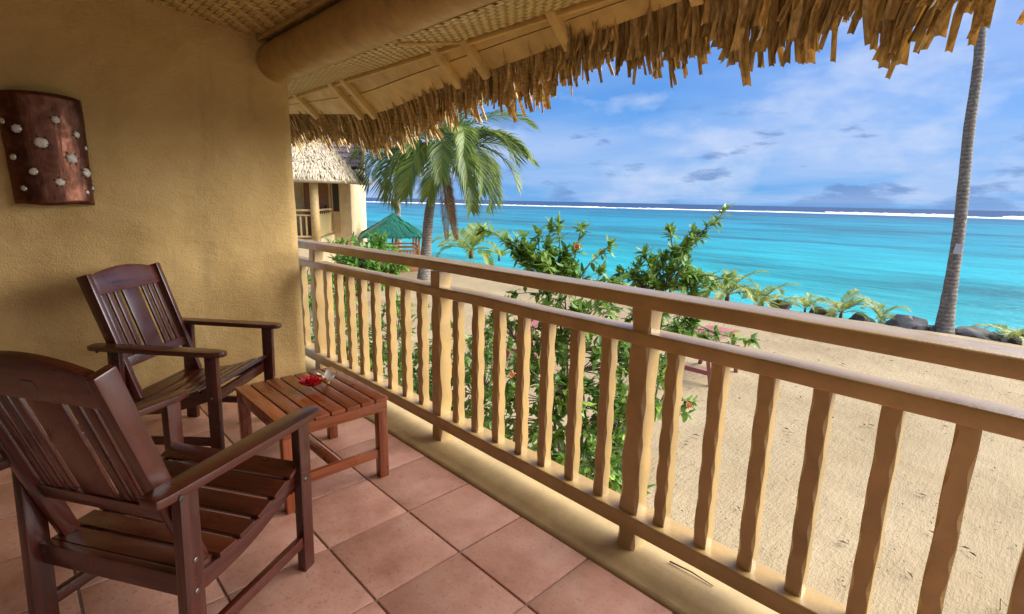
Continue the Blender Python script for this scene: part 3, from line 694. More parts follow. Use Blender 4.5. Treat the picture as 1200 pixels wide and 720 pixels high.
TBX, TBY = .992, 2.470
tb = empty('side_table', (TBX, TBY, .004)); tag(tb, 'low reddish wooden slatted side table between the chairs and railing', 'table')
hx, hy, th = .265, .315, .428
for sx_ in (-1, 1):
    for sy_ in (-1, 1): board('leg', (sx_*(hx-.033), sy_*(hy-.028), 0), (sx_*(hx-.033), sy_*(hy-.028), th-.018), .044, .050, 'table_wood', tb, up=(1, 0, 0), bevel=.005)
for i in range(7):
    w = 2*hx/7; x = -hx+w*(i+.5); board('slat', (x, -hy, th-.009), (x, hy, th-.009), w-.009, .018, 'table_wood', tb, bevel=.003)
for s in (-1, 1):
    board('apron', (-hx+.012, s*(hy-.013), th-.045), (hx-.012, s*(hy-.013), th-.045), .020, .052, 'table_wood', tb, bevel=.003)
    board('apron', (s*(hx-.022), -hy+.04, th-.045), (s*(hx-.022), hy-.04, th-.045), .020, .052, 'table_wood', tb, bevel=.003)
    board('stretcher', (-hx+.05, s*(hy-.028), .135), (hx-.05, s*(hy-.028), .135), .026, .046, 'table_wood', tb, bevel=.003)
board('stretcher', (0, -hy+.035, .135), (0, hy-.035, .135), .042, .028, 'table_wood', tb, bevel=.003)

# flowers on the table
def petal(ln, w, cup, tip=.35, ruff=0, n=6, seed=0):
    mb = MB(); r = random.Random(seed); vs = []
    for i in range(n+1):
        s = i/n; ww = w*math.sin(PI*min(1, s**.75*.93+.04))**.7; z = cup*s*s
        for u in (-1, -.5, 0, .5, 1): vs.append((s*ln, u*ww, z+.25*ww*u*u+ruff*math.sin(u*5+s*8+seed)*s))
    fs = [(5*i+j, 5*i+5+j, 5*i+6+j, 5*i+1+j) for i in range(n) for j in range(4)]
    mb.add(vs, fs); return mb
zt = .432
fr = G(366, 454, zt+.02); hb = empty('hibiscus_flower', (fr.x, fr.y, zt+.004), .4); hb.scale = (1.55,)*3; tag(hb, 'red hibiscus flower lying on the side table', 'flower')
for k in range(5):
    o = ob('petal', petal(.050, .026, .012, ruff=.004, seed=k).mesh('petal', 'red_petal', smooth=True), hb, Matrix.Translation((0, 0, .012)) @ Matrix.Rotation(k*1.2566+.2, 4, 'Z') @ Matrix.Rotation(-.30, 4, 'Y'))
for k in range(4):
    ob('petal', petal(.034, .020, .010, ruff=.004, seed=9+k).mesh('petal', 'red_petal', smooth=True), hb, Matrix.Translation((0, 0, .016)) @ Matrix.Rotation(k*1.57+.9, 4, 'Z') @ Matrix.Rotation(-.75, 4, 'Y'))
mb = MB(); mb.tube([(0, 0, .01), (.006, -.010, .03), (.016, -.028, .042)], [.003, .0025, .002], 6); st = ob('stamen', mb.mesh('stamen', 'red_petal', smooth=True), hb)
mb = MB()
for k in range(10): a = rnd.random()*6.28; mb.box((.012+.004*math.cos(a), -.024+.005*math.sin(a)-.001*k, .038+.001*(k % 4)), (.0145+.004*math.cos(a), -.0215+.005*math.sin(a)-.001*k, .0405+.001*(k % 4)))
ob('pollen', mb.mesh('pollen', 'yellow'), st)
fw_ = G(384, 447, zt+.015); fg = empty('frangipani_flower', (fw_.x, fw_.y, zt+.002), 1.1); fg.scale = (1.6,)*3; tag(fg, 'white frangipani flower resting against the red hibiscus', 'flower')
for k in range(5): ob('petal', petal(.044, .013, .014, seed=k).mesh('petal', 'white_petal', smooth=True), fg, Matrix.Translation((0, 0, .006)) @ Matrix.Rotation(k*1.2566, 4, 'Z') @ Matrix.Rotation(-.42, 4, 'Y'))
ob('throat', lathe_disc(.006, .012).mesh('throat', 'yellow', smooth=True), fg)

# twig on the floor edge
a, b_ = G(785, 656, .03), G(836, 684, .03)
mb = MB(); mb.tube([(a.x, a.y, .022), (a.lerp(b_, .5).x+.004, a.lerp(b_, .5).y, .025), (b_.x, b_.y, .020)], [.0032, .0028, .002], 6)
tag(ob('twig', mb.mesh('twig', 'twig', smooth=True)), 'thin dry twig lying on the floor edge below the railing', 'twig')

# ------------------------------------------------------------------ copper wall light with shells
sc = empty('copper_wall_light', (.205, 3.79, 1.33)); tag(sc, 'curved copper wall light studded with white shells', 'wall light')
def sheet(u, v, out=0):      # u across 0..1, v up 0..1
    half = .165+.006*v; a = (u-.5)*2*math.radians(74); R_ = half/math.sin(math.radians(74)); sag = R_*math.cos(math.radians(74))
    x = (R_+out)*math.sin(a) - .004*v; y = -((R_+out)*math.cos(a)-sag)*.75 - .006
    return Vector((x, y, v*.565 + .004*math.sin(u*11)*(1-v) - .012*(abs(u-.5)*2)**2*v))
mb = MB(); nu, nv = 36, 26
for j in range(nv+1):
    for i in range(nu+1):
        p = sheet(i/nu, j/nv, .004*noise.noise(Vector((i*.22, j*.16, 5)))+.002*noise.noise(Vector((i*.6, j*.15, 1)))); mb.v.append(tuple(p))
for j in range(nv):
    for i in range(nu): mb.f.append((j*(nu+1)+i, j*(nu+1)+i+1, (j+1)*(nu+1)+i+1, (j+1)*(nu+1)+i)); mb.t.append(.5)
cs = ob('copper_sheet', mb.mesh('copper_sheet', 'copper', smooth=True), sc)
so_ = cs.modifiers.new('thickness', 'SOLIDIFY'); so_.thickness = .003; so_.offset = -1
shells = [(.60, .77, .020), (.80, .66, .018), (.44, .56, .026), (.24, .67, .019), (.70, .43, .025), (.87, .31, .022), (.33, .30, .017), (.55, .21, .020), (.14, .42, .016), (.08, .74, .014), (.93, .55, .013), (.97, .17, .012), (.84, .12, .011), (.20, .14, .013)]
for (u, v, r) in shells:
    r *= 1.1*rnd.uniform(.85, 1.15)
    p = sheet(u, v, .002); pu = sheet(u+.02, v)-sheet(u-.02, v); pv = sheet(u, v+.02)-sheet(u, v-.02); n = pu.cross(pv).normalized()
    if n.y > 0: n = -n
    mb = MB(); nn = 14; rings = [(1, 0), (.95, .18), (.75, .36), (.4, .48), (.05, .52)]
    for k, (rr, h) in enumerate(rings):
        for q in range(nn): a = 2*PI*q/nn; f = 1+.07*math.sin(q*3+u*40)+.03*math.cos(a*7); mb.v.append((r*rr*f*math.cos(a), r*rr*f*math.sin(a)*.9, r*h*.8))
    for k in range(len(rings)-1):
        for q in range(nn): mb.f.append((k*nn+q, k*nn+(q+1) % nn, (k+1)*nn+(q+1) % nn, (k+1)*nn+q)); mb.t.append(.5)
    mb.f.append(tuple((len(rings)-1)*nn+q for q in range(nn))); mb.t.append(.5)
    mw = axes(p, pu, n); sh_ = ob('shell', mb.mesh('shell', 'shell', smooth=True), sc, mw @ Matrix.Rotation(rnd.random()*6, 4, 'Z'))
    mb = MB()
    for q in range(6):
        a = q*PI/3+rnd.uniform(-.2, .2); c_, s_ = math.cos(a), math.sin(a)
        mb.tube([(c_*r*1.35, s_*r*1.35, .001), (c_*r*1.03, s_*r*1.03, r*.18), (c_*r*.72, s_*r*.72, r*.40)], [.0017, .0017, .001], 5)
    ob('prong', mb.mesh('prong', 'dark_metal', smooth=True), sh_)

# ------------------------------------------------------------------ plants
DENS = 1.0
class Foliage(MB):
    def leaf(s, p, d, up, ln, w, tone, droop=.25):
        d = d.normalized(); sd_ = d.cross(up); sd_ = sd_.normalized() if sd_.length > 1e-4 else d.orthogonal().normalized(); n = sd_.cross(d)
        q = p+d*(ln*.42)-n*(.02*ln); t = p+d*ln-n*(droop*ln)
        e1 = p+d*(ln*.38)+sd_*w+n*(.22*w); e2 = p+d*(ln*.38)-sd_*w+n*(.22*w); g1 = p+d*(ln*.72)+sd_*(w*.62)-n*(.10*ln); g2 = p+d*(ln*.72)-sd_*(w*.62)-n*(.10*ln)
        m_ = p+d*(ln*.70)-n*(.13*ln)
        s.add([p, e1, q, e2, g1, m_, g2, t], [(0, 2, 1), (0, 3, 2), (1, 2, 5, 4), (2, 3, 6, 5), (4, 5, 7), (5, 6, 7)], tone)
def rvec(r=1):
    while True:
        v = Vector((rnd.uniform(-1, 1), rnd.uniform(-1, 1), rnd.uniform(-1, 1)))
        if .05 < v.length < 1: return v.normalized()*r
def shrub(name, label, base, tips, blobs, leaf=.085, mat='leaf', per=15, stems=5, flowers=(), group=None, cat='shrub', fl_mat='orange_petal', rad=.018, shoots=()):
    """tips: points that twigs reach; blobs: (centre, radius, count) volumes filled with twigs"""
    base = Vector(base); t = empty(name, base); tag(t, label, cat, group); inv = Matrix.Translation(-base)
    wood, fo = MB(), Foliage()
    heads = []
    for s in range(stems):
        a = 6.28*s/stems+rnd.random(); heads.append(base+Vector((math.cos(a)*.10, math.sin(a)*.10, -.06)))
    targets = [(Vector(p), None) for p in tips]
    for c, r, n in blobs:
        c = Vector(c)
        for i in range(int(n*1.15)):
            v = rvec(); targets.append((c+v*(r*rnd.random()**.45), (c, r)))
    nodes = [(h, .025) for h in heads]
    cen = sum((p for p, _ in targets), Vector())/len(targets)
    mains = []
    for s in range(stems*2):
        tgt = rnd.choice(targets)[0]; h = heads[s % stems]; mid = h.lerp(tgt, .5)+rvec(.12)+Vector((0, 0, .08))
        pts = [h, h.lerp(mid, .5)+rvec(.04), mid, mid.lerp(tgt, .55)+rvec(.05), tgt]; wood.tube(pts, [rad, rad*.8, rad*.62, rad*.45, rad*.22], 5); mains += [(pts[1].lerp(pts[2], q/3), 0) for q in range(3)]+[(pts[2].lerp(pts[3], q/3), 0) for q in range(3)]+[(pts[3].lerp(pts[4], q/3), 0) for q in range(3)]
    for tgt, bl in targets:
        best = min(mains, key=lambda m_: (m_[0]-tgt).length + .6*max(0, m_[0].z-tgt.z))[0]
        mid = best.lerp(tgt, .55)+rvec(.05)*min(1, (tgt-best).length); wood.tube([best, mid, tgt], [.007, .005, .003], 4, caps=False)
        d = (tgt-mid).normalized(); tone0 = rnd.random()
        L_ = (tgt-mid).length
        for k in range(int(per*DENS)):
            f = rnd.random()**.6; p = mid.lerp(tgt, f) if k > per*DENS*.35 else tgt-d*(rnd.random()*.05)
            ld = (d*rnd.uniform(.2, 1.0)+rvec()+Vector((0, 0, .10))).normalized()
            fo.leaf(p, ld, Vector((0, 0, 1))+rvec(.5), leaf*rnd.choice((.4, .7, .9, 1.0, 1.2))*rnd.uniform(.85, 1.15), leaf*rnd.uniform(.17, .26), min(1, max(0, .25*tone0+.75*rnd.random()**1.2)), rnd.uniform(-.05, .28))
    for sh in shoots:
        sh = [Vector(p) for p in sh]; n_s = len(sh); wood.tube(sh, [.010-.007*i/(n_s-1) for i in range(n_s)], 5)
        for i in range(1, n_s):
            a, b_ = sh[i-1], sh[i]; d = (b_-a).normalized(); f0 = i/(n_s-1)
            for k in range(int(7+16*f0**2)):
                q = rnd.random() if i < n_s-1 else 1-.6*rnd.random()**1.6
                ld = (d*rnd.uniform(.2, 1.1)+rvec(.9)).normalized(); fo.leaf(a.lerp(b_, q), ld, Vector((0, 0, 1))+rvec(.5), leaf*rnd.uniform(.55, 1.25), leaf*rnd.uniform(.16, .24), rnd.random(), rnd.uniform(0, .3))
    ob('stem', wood.mesh('stem', 'branch', smooth=True), t, inv)
    tag(ob('foliage', fo.mesh('foliage', mat, smooth=True), t, inv), kind='stuff')
    for p in flowers:
        p = Vector(p); mb = MB(); ax = (CAM-p).normalized()+rvec(.5)
        for k in range(5):
            pm = petal(.045, .024, .02, ruff=.003, seed=k); R_ = axes(p, ax.orthogonal(), ax) @ Matrix.Rotation(k*1.2566, 4, 'Z') @ Matrix.Rotation(-.6, 4, 'Y'); mb.add([R_ @ Vector(v) for v in pm.v], pm.f)
        ob('flower', mb.mesh('flower', fl_mat, smooth=True), t, inv)
    return t
# big hibiscus hedge outside the railing
b1 = G(676, 585, ZG)
d1 = 4.6
shrub('hibiscus_shrub', 'tall loose hibiscus shrub growing close behind the middle of the railing', b1,
      [P(*t, d1) for t in ((622, 300), (665, 292), (650, 300), (640, 290), (675, 310), (690, 325), (676, 292))],
      [(P(640, 310, d1), .22, 26), (P(668, 325, d1), .16, 12), (P(610, 290, d1), .12, 8), (P(650, 370, d1), .32, 26), (P(690, 385, 4.5), .30, 24), (P(640, 440, 4.5), .36, 34), (P(690, 470, 4.4), .32, 34), (P(655, 520, 4.3), .34, 30), (P(705, 540, 4.2), .22, 18), (P(610, 440, 4.6), .25, 14), (P(715, 345, 4.7), .22, 16), (P(725, 430, 4.6), .26, 18), (P(595, 360, 4.7), .20, 10), (P(590, 500, 4.5), .22, 12), (P(725, 500, 4.4), .22, 14), (P(690, 590, 4.0), .18, 10)],
      shoots=[[P(x, y, d1+.03*k) for k, (x, y) in enumerate(q)] for q in (((665, 345), (640, 312), (612, 290), (588, 277), (566, 269)), ((640, 315), (615, 305), (600, 290), (590, 281)), ((650, 330), (645, 300), (643, 280), (645, 265)), ((655, 330), (656, 295), (655, 262)), ((662, 330), (674, 300), (678, 282), (681, 266)), ((670, 340), (692, 308), (704, 298), (717, 286)), ((640, 320), (632, 295), (630, 273)), ((690, 350), (700, 330), (704, 318)))],
      leaf=.104, per=13, stems=6, flowers=[P(678, 290, d1-.1), P(600, 437, 4.3)], rad=.020)
b2 = G(745, 540, ZG); d2_ = 4.9
shrub('hibiscus_shrub', 'hibiscus shrub with one long thin shoot rising high above its crown', b2,
      [P(*t, d2_) for t in ((790, 290), (800, 292), (806, 300), (765, 305), (775, 302), (740, 322), (838, 332), (825, 325), (818, 320), (860, 404), (842, 392), (800, 478), (806, 486))],
      [(P(785, 315, d2_), .22, 24), (P(755, 325, d2_), .18, 16), (P(815, 335, d2_), .14, 10), (P(765, 375, d2_), .26, 22), (P(800, 385, d2_), .20, 14), (P(735, 400, 4.8), .28, 22), (P(770, 430, 4.7), .18, 14), (P(760, 480, 4.6), .17, 12), (P(735, 480, 4.5), .24, 18), (P(735, 560, 4.3), .20, 16), (P(822, 395, d2_), .08, 5)],
      shoots=[[P(x, y, d2_) for (x, y) in q] for q in (((775, 345), (795, 305), (812, 280), (830, 266), (842, 257), (850, 245)), ((800, 295), (806, 284), (812, 271)), ((790, 310), (788, 290), (785, 269)), ((800, 300), (815, 283), (823, 277)), ((770, 340), (762, 315), (755, 297)), ((760, 340), (742, 325), (727, 321)), ((790, 340), (820, 322), (840, 324), (852, 328)), ((800, 370), (835, 390), (862, 396), (882, 398)), ((770, 430), (790, 465), (812, 472)))],
      leaf=.106, per=13, stems=5, flowers=[P(806, 476, 4.5)], rad=.018)
b3 = G(470, 470, ZG)
shrub('hibiscus_shrub', 'low hibiscus shrub with thin twigs behind the railing near the side table', b3,
      [P(*t, 6.0) for t in ((470, 345), (450, 360), (465, 352), (482, 370), (530, 380), (500, 360))],
      [(P(440, 420, 6.0), .40, 46), (P(470, 440, 5.9), .42, 46), (P(520, 420, 5.8), .38, 38), (P(405, 400, 6.2), .34, 34), (P(465, 375, 6.0), .24, 16), (P(540, 460, 5.6), .34, 34), (P(575, 400, 5.4), .34, 34), (P(575, 460, 5.2), .32, 30), (P(425, 450, 6.0), .34, 30), (P(500, 470, 5.6), .32, 28)],
      leaf=.098, per=10, stems=6, flowers=[P(478, 422, 5.5), P(592, 433, 5.2)], rad=.014)
b4 = G(420, 345, -1.6)
shrub('garden_shrub', 'bright green broad-leaved bush at the foot of the neighbouring villa', b4,
      [P(*t, 14.5) for t in ((386, 283), (400, 290), (432, 274), (440, 285))],
      [(P(415, 303, 14.5), .62, 46), (P(445, 300, 14.6), .62, 46), (P(395, 318, 14.0), .5, 26), (P(430, 318, 14.2), .6, 30), (P(465, 316, 14.6), .35, 16), (P(438, 287, 15), .35, 18), (P(380, 330, 13.5), .5, 22), (P(400, 345, 13), .4, 18)],
      leaf=.20, mat='leaf_bright', per=12, stems=5, rad=.03)
b5 = G(398, 372, ZG)
shrub('garden_shrub', 'small leafy bush standing alone on the sand before the neighbouring villa', b5, [P(*t, 10) for t in ((372, 330), (385, 345), (410, 350))],
      [(P(385, 370, 10), .4, 24), (P(410, 370, 10), .35, 18), (P(365, 360, 10), .4, 20), (P(372, 400, 9.0), .3, 14)], leaf=.13, mat='leaf_bright', per=10, stems=4, rad=.02)
b6 = G(1200, 735, ZG)
shrub('seedling', 'small green seedling on the sand just outside the railing', b6, [b6+Vector((-.02, 0, .12)), b6+Vector((.06, .05, .10))], [(b6+Vector((0, 0, .10)), .09, 5)], leaf=.09, mat='leaf_bright', per=6, stems=2, cat='plant', rad=.005)

# strap-leaved lilies at the foot of the railing
def strap_plant(name, label, base, leaves, group=None):
    base = Vector(base); t = empty(name, base); tag(t, label, 'plant', group)
    for (az, el, ln, w) in leaves:
        mb = MB(); n = 9; d = Vector((math.cos(az), math.sin(az), 0)); sd_ = Vector((-d.y, d.x, 0)); p = Vector((0, 0, 0)); e = el
        for i in range(n+1):
            s = i/n; ww = w*(.55+.45*math.sin(PI*min(.98, s*.8+.2)))*(1-s**5); up = Vector((-math.sin(e)*d.x, -math.sin(e)*d.y, math.cos(e)))
            for (u, h) in ((-1, .30), (0, 0), (1, .30)): mb.v.append(tuple(p+sd_*(u*ww)+up*(h*ww)))
            p = p+(d*math.cos(e)+Vector((0, 0, math.sin(e))))*(ln/n); e -= .16*(s+.15)*2.2*(ln/1.1)
        for i in range(n):
            for j in range(2): mb.f.append((3*i+j, 3*i+3+j, 3*i+4+j, 3*i+1+j)); mb.t.append(rnd.random()*.4+.3)
        ob('leaf', mb.mesh('leaf', 'strap_leaf', smooth=True), t)
    return t
def fan(n, l0, l1, w, el0=.9, el1=1.45): return [(6.28*k/n+rnd.uniform(-.3, .3), rnd.uniform(el0, el1), rnd.uniform(l0, l1), w*rnd.uniform(.8, 1.15)) for k in range(n)]
for px, py, n, l0, l1, lab in ((600, 560, 11, .8, 1.15, 'spider lily with long upright strap leaves behind the railing, nearest the side table'), (655, 600, 10, .7, 1.0, 'broad clump of strap-leaved lily below the hibiscus shrub'), (720, 605, 8, .45, .7, 'small strap-leaved lily beside the railing post under the hibiscus')):
    strap_plant('spider_lily', lab, G(px, py, ZG), fan(n, l0, l1, .045), 'lilies below the railing')

# ------------------------------------------------------------------ palms
def frond(ln, droop, n=34, leaflet=.62, width=.02, seed=0, mat='palm_leaf', hang=.5, tone=(.2, .9)):
    """frond in its own frame: base at origin, starts along +x, bends down (-z)"""
    r = random.Random(seed); mb = MB(); pts = []; p = Vector((0, 0, 0)); e = 0.0; m_ = 18
    for i in range(m_+1):
        pts.append((p.copy(), e)); p = p+Vector((math.cos(e), 0, math.sin(e)))*(ln/m_); e -= droop/m_*(.5+1.1*i/m_)
    mb.tube([q for q, _ in pts], [.022*(1-.93*i/m_)*ln/3+.003 for i in range(m_+1)], 5, tone=.95)
    for k in range(n):
        s = .14+.86*(k+.5)/n; fi = s*m_; i0 = min(m_-1, int(fi)); q = pts[i0][0].lerp(pts[i0+1][0], fi-i0); ee = pts[i0][1]
        t = Vector((math.cos(ee), 0, math.sin(ee))); up = Vector((-math.sin(ee), 0, math.cos(ee)))
        L_ = leaflet*(ln/3)*(math.sin(PI*min(1, .16+.80*s))**.55)*r.uniform(.85, 1.1)
        for sgn in (-1, 1):
            fwd = .50+.75*s; d = (t*fwd+Vector((0, sgn, 0))*(1.0-.25*s)+up*r.uniform(.12, .42)).normalized()
            w = width*(ln/3)*r.uniform(.8, 1.15); tn = r.uniform(*tone)
            a = q; b_ = q+d*(L_*.5)+Vector((0, 0, -hang*.15*L_)); c = q+d*(L_*.88)+Vector((0, 0, -hang*.62*L_*r.uniform(.8, 1.25)))
            x_ = (t-d*t.dot(d)).normalized()
            mb.add([a-x_*w*.5, a+x_*w*.5, b_-x_*w, b_+x_*w, c], [(0, 1, 3, 2), (2, 3, 4)], tn)
    return mb.mesh('frond', mat, smooth=False)
def trunk_mesh(pts, rads, n=14, bulge=.05):
    path = []; rr = []
    for i in range(len(pts)-1):
        for k in range(8):
            t = k/8; p0 = Vector(pts[max(0, i-1)]); p1 = Vector(pts[i]); p2 = Vector(pts[i+1]); p3 = Vector(pts[min(len(pts)-1, i+2)])
            path.append(.5*((2*p1)+(p2-p0)*t+(2*p0-5*p1+4*p2-p3)*t*t+(3*p1-p0-3*p2+p3)*t**3)); rr.append((rads[i]+(rads[i+1]-rads[i])*t)*(1+rnd.uniform(-bulge, bulge)))
    path.append(Vector(pts[-1])); rr.append(rads[-1])
    mb = MB(); mb.tube(path, rr, n); return mb.mesh('trunk', 'palm_bark', smooth=True)
def put_frond(parent, me, base, d, roll=0, name='frond'):
    return ob(name, me, parent, axes(base, d, (0, 0, 1)) @ Matrix.Rotation(roll, 4, 'X'))
# coconut palm by the green-roofed hut
pb = G(497, 327, -1.65); dpt = (pb-CAM).dot(_fw)
ct = P(519, 180, dpt)
cp = empty('coconut_palm', pb); tag(cp, 'coconut palm with arching green fronds between villa and sea', 'palm tree')
rel = lambda v: Vector(v)-pb
ob('trunk', trunk_mesh([rel(P(496, 331, dpt)), rel(P(499, 300, dpt)), rel(P(503, 250, dpt)), rel(P(512, 205, dpt)), rel(ct)], [.27, .205, .185, .165, .15]), cp)
fr_lib = [frond(3.75, dr, 56, .78, .021, seed=i, hang=hg) for i, (dr, hg) in enumerate(((1.2, .5), (1.6, .6), (2.1, .7), (2.5, .8)))]
R3, U3, F3 = _rt0, Vector((0, 0, 1)), Vector((_fw.x, _fw.y, 0)).normalized()
#   (right, up, toward viewer, droop class, scale)
for (a, b_, c, k, s) in ((1, .55, .15, 1, 1.02), (.9, .15, .3, 1, 1.0), (.62, .25, .75, 2, .98), (.75, .85, -.2, 1, 1.05), (.3, .45, .9, 3, .98), (-.18, .35, .95, 3, 1.02), (-.55, .45, .7, 3, 1.0), (-.95, .35, .25, 2, .98), (-1, .7, -.15, 1, 1.02), (-.5, 1, .2, 1, 1.0), (.2, 1, .3, 1, 1.02), (.1, .9, -.6, 1, 1.0), (.6, .3, -.8, 1, 1.0), (-.6, .3, -.8, 1, 1.0), (.95, -.15, -.2, 1, .9), (-.8, -.1, .4, 2, .85), (.45, -.2, .7, 2, .9), (-.25, .0, .8, 2, .9), (1, .9, .4, 2, 1.0), (.8, .35, -.6, 2, .95), (-.35, .8, .6, 2, 1.0), (.15, .1, .9, 3, .95), (-.75, .1, .55, 3, .95), (.75, .05, .55, 3, .95), (.4, .6, .7, 2, 1.0), (-.9, .5, .5, 2, 1.0), (.9, .6, .5, 1, 1.0), (.5, .9, .1, 0, 1.0), (-.7, .8, .3, 1, 1.0), (-.2, .7, .8, 2, 1.0), (.65, .5, .4, 2, 1.0), (-.6, .25, .8, 3, 1.0), (.1, .5, .85, 3, 1.0), (1, .3, -.1, 0, 1.0), (-1, .45, .1, 1, 1.0)):
    d = R3*a+U3*b_-F3*c; o = put_frond(cp, fr_lib[k], rel(ct)+d.normalized()*.10+Vector((0, 0, rnd.uniform(-.1, .25))), d, rnd.uniform(-.35, .35)); o.scale = (s, s, s)
dead = [frond(3.3, .3, 34, .36, .020, seed=70+i, mat='dead_leaf', hang=1.0) for i in range(2)]
for k, (a, c) in enumerate(((.10, .45), (.2, .42), (.16, .35), (.12, .6))):
    put_frond(cp, dead[k % 2], rel(ct)+Vector((0, 0, -.1)), R3*a-U3*1-F3*c, rnd.random(), 'dead_frond')
mb = MB(); c = Vector((0, 0, 0)); mb.tube([c+Vector((0, 0, .11)), c+Vector((0, 0, .05)), c, c-Vector((0, 0, .07)), c-Vector((0, 0, .12))], [.02, .08, .10, .075, .02], 8, tone=.7); nut = mb.mesh('coconut', 'dead_leaf', smooth=True)
for k in range(9):
    a = k*.7; ob('coconut', nut, cp, Matrix.Translation(rel(ct)+Vector((math.cos(a)*.22, math.sin(a)*.22, -.18-.06*(k % 3)))))
# smaller palm half hidden behind the villa's roof
q0 = P(464, 186, 30); cp2 = empty('coconut_palm', (q0.x, q0.y, -1.8)); tag(cp2, 'distant coconut palm half hidden behind the villa thatch', 'palm tree')
ob('trunk', trunk_mesh([(0, 0, 0), (.1, .1, 2), (.05, 0, q0.z+1.8)], [.24, .18, .15]), cp2)
for k in range(13):
    a = k*2.4; d = R3*math.cos(a)+U3*(.5+.5*math.sin(k*1.9))+F3*math.sin(a); o = put_frond(cp2, fr_lib[1+k % 3], Vector((.05, 0, q0.z+1.8)), d, rnd.uniform(-.3, .3)); o.scale = (.62,)*3
# tall palm on the shore
pt_ = G(1105, 389, ZG-.08); dp = (pt_-CAM).dot(_fw); tp = empty('tall_coconut_palm', pt_); tag(tp, 'tall grey slightly bent palm trunk with a small pale plate, at the shore rocks', 'palm tree')
rel2 = lambda v: Vector(v)-pt_
tpts = [P(1105, 396, dp), P(1108, 375, dp), P(1115, 330, dp), P(1124, 270, dp), P(1129, 220, dp), P(1136, 150, dp), P(1146, 80, dp), P(1150, 20, dp), P(1152, -60, dp), P(1150, -150, dp), P(1146, -220, dp)]
ob('trunk', trunk_mesh([rel2(p) for p in tpts], [.25, .185, .142, .130, .123, .117, .112, .108, .105, .10, .10], 18, .035), tp)
for k in range(14):
    a = k*2.4; d = R3*math.cos(a)+U3*(.45+.5*math.sin(k*1.9))+F3*math.sin(a); put_frond(tp, fr_lib[k % 4], rel2(tpts[-1]), d, rnd.uniform(-.3, .3))
pp = P(1123, 291.5, dp); mb = MB(); mb.box((-.075, -.006, -.125), (.075, .006, .125)); pm = mb.mesh('plate', 'plate', bevel=.004)
toc = Vector((CAM.x-pp.x, CAM.y-pp.y, 0)).normalized(); o = ob('plate', pm, tp, axes(rel2(pp)+toc*.190, Vector((-toc.y, toc.x, 0)))); o.rotation_euler.rotate_axis('Y', .12)
# young palms along the shore
yf = [frond(1.25, dr, 17, .95, .062, seed=200+i, hang=.30, tone=(.25, .95), mat='young_leaf') for i, dr in enumerate((1.2, 1.6, 2.0))]
def young_palm(px, py, zb, sc_, nf, label, spread=1.0, group='young palms along the shore'):
    b_ = G(px, py, zb); t = empty('young_palm', b_); tag(t, label, 'young palm', group)
    mb = MB(); mb.tube([(0, 0, -.1), (0, 0, .10*sc_), (0, 0, .22*sc_)], [.06*sc_, .05*sc_, .02*sc_], 8); ob('stem', mb.mesh('stem', 'dead_leaf', smooth=True), t)
    for k in range(nf):
        a = 6.28*k/nf+rnd.uniform(-.3, .3); el = rnd.uniform(.35, 1.25)*spread; d = Vector((math.cos(a), math.sin(a), math.tan(min(1.4, el)))); o = put_frond(t, yf[k % 3], Vector((0, 0, .12*sc_)), d, rnd.uniform(-.3, .3)); o.scale = (sc_*rnd.uniform(.8, 1.1),)*3
    return t
young_palm(852, 352, ZG-.1, 1.35, 11, 'largest young palm on the shore, rising behind the hibiscus shoot')
young_palm(893, 357, ZG-.1, .95, 8, 'young palm beside the largest young palm on the shore')
young_palm(943, 366, ZG-.15, .62, 8, 'small young palm between two taller ones along the shore edge')
young_palm(985, 372, ZG-.15, .85, 9, 'young palm with upright yellow-green fronds beside the spiky young palm')
young_palm(1031, 378, ZG-.15, .75, 10, 'spiky young palm right beside the large dark boulder')
young_palm(1188, 402, ZG-.15, .72, 9, 'young palm on the shore past the tall palm trunk')
young_palm(552, 301, ZG-.5, 2.3, 12, 'feathery young palm on the sand next to the coconut palm trunk')
young_palm(585, 304, ZG-.5, 1.3, 8, 'little low palm beside the feathery young palm')

# shore rocks
def rock(px, py, sx_, sy_, sz_, label, seed):
    p = G(px, py, ZG-.18); bm = bmesh.new(); bmesh.ops.create_icosphere(bm, subdivisions=3, radius=1)
    for v in bm.verts:
        n = v.co.normalized(); k = 1+.35*noise.noise(n*1.3+Vector((seed*3.1, 0, 0)))+.16*noise.noise(n*3.1+Vector((0, seed*1.7, 0)))+.06*noise.noise(n*7+Vector((0, 0, seed)))
        v.co = Vector((n.x*sx_*k, n.y*sy_*k, max(-.6, n.z*(1 if n.z > 0 else .6))*sz_*k))
    me = bpy.data.meshes.new('boulder'); bm.to_mesh(me); bm.free(); me.materials.append(MAT['rock']); me.polygons.foreach_set('use_smooth', [True]*len(me.polygons)); me.set_sharp_from_angle(angle=math.radians(28))
    o = ob('boulder', me); o.location = p; o.rotation_euler = (0, 0, seed); tag(o, label, 'rock', 'dark boulders along the shore')
for i, (px, py, a, b_, c, lab) in enumerate(((1062, 388, .42, .5, .34, 'largest dark boulder, between the spiky young palm and the tall palm trunk'), (1089, 391, .25, .25, .18, 'dark boulder touching the foot of the tall palm trunk'), (1139, 396, .40, .45, .22, 'flat dark boulder between the tall palm trunk and the young palm past it'), (1161, 399, .24, .28, .16, 'small dark boulder touching the flat boulder past the tall palm trunk'), (1178, 401, .22, .2, .14, 'rounded dark boulder under the fronds of the young palm past the trunk'), (1010, 379, .3, .3, .2, 'dark boulder behind the spiky young palm'), (962, 369, .28, .3, .18, 'dark boulder between the small and the upright young palms'), (915, 360, .3, .3, .2, 'low dark boulder near the second young palm'), (1198, 403, .3, .3, .2, 'dark boulder beyond the young palm that stands past the tall trunk'))):
    rock(px, py, a*1.05, b_*1.05, c*1.15, lab, i+1)

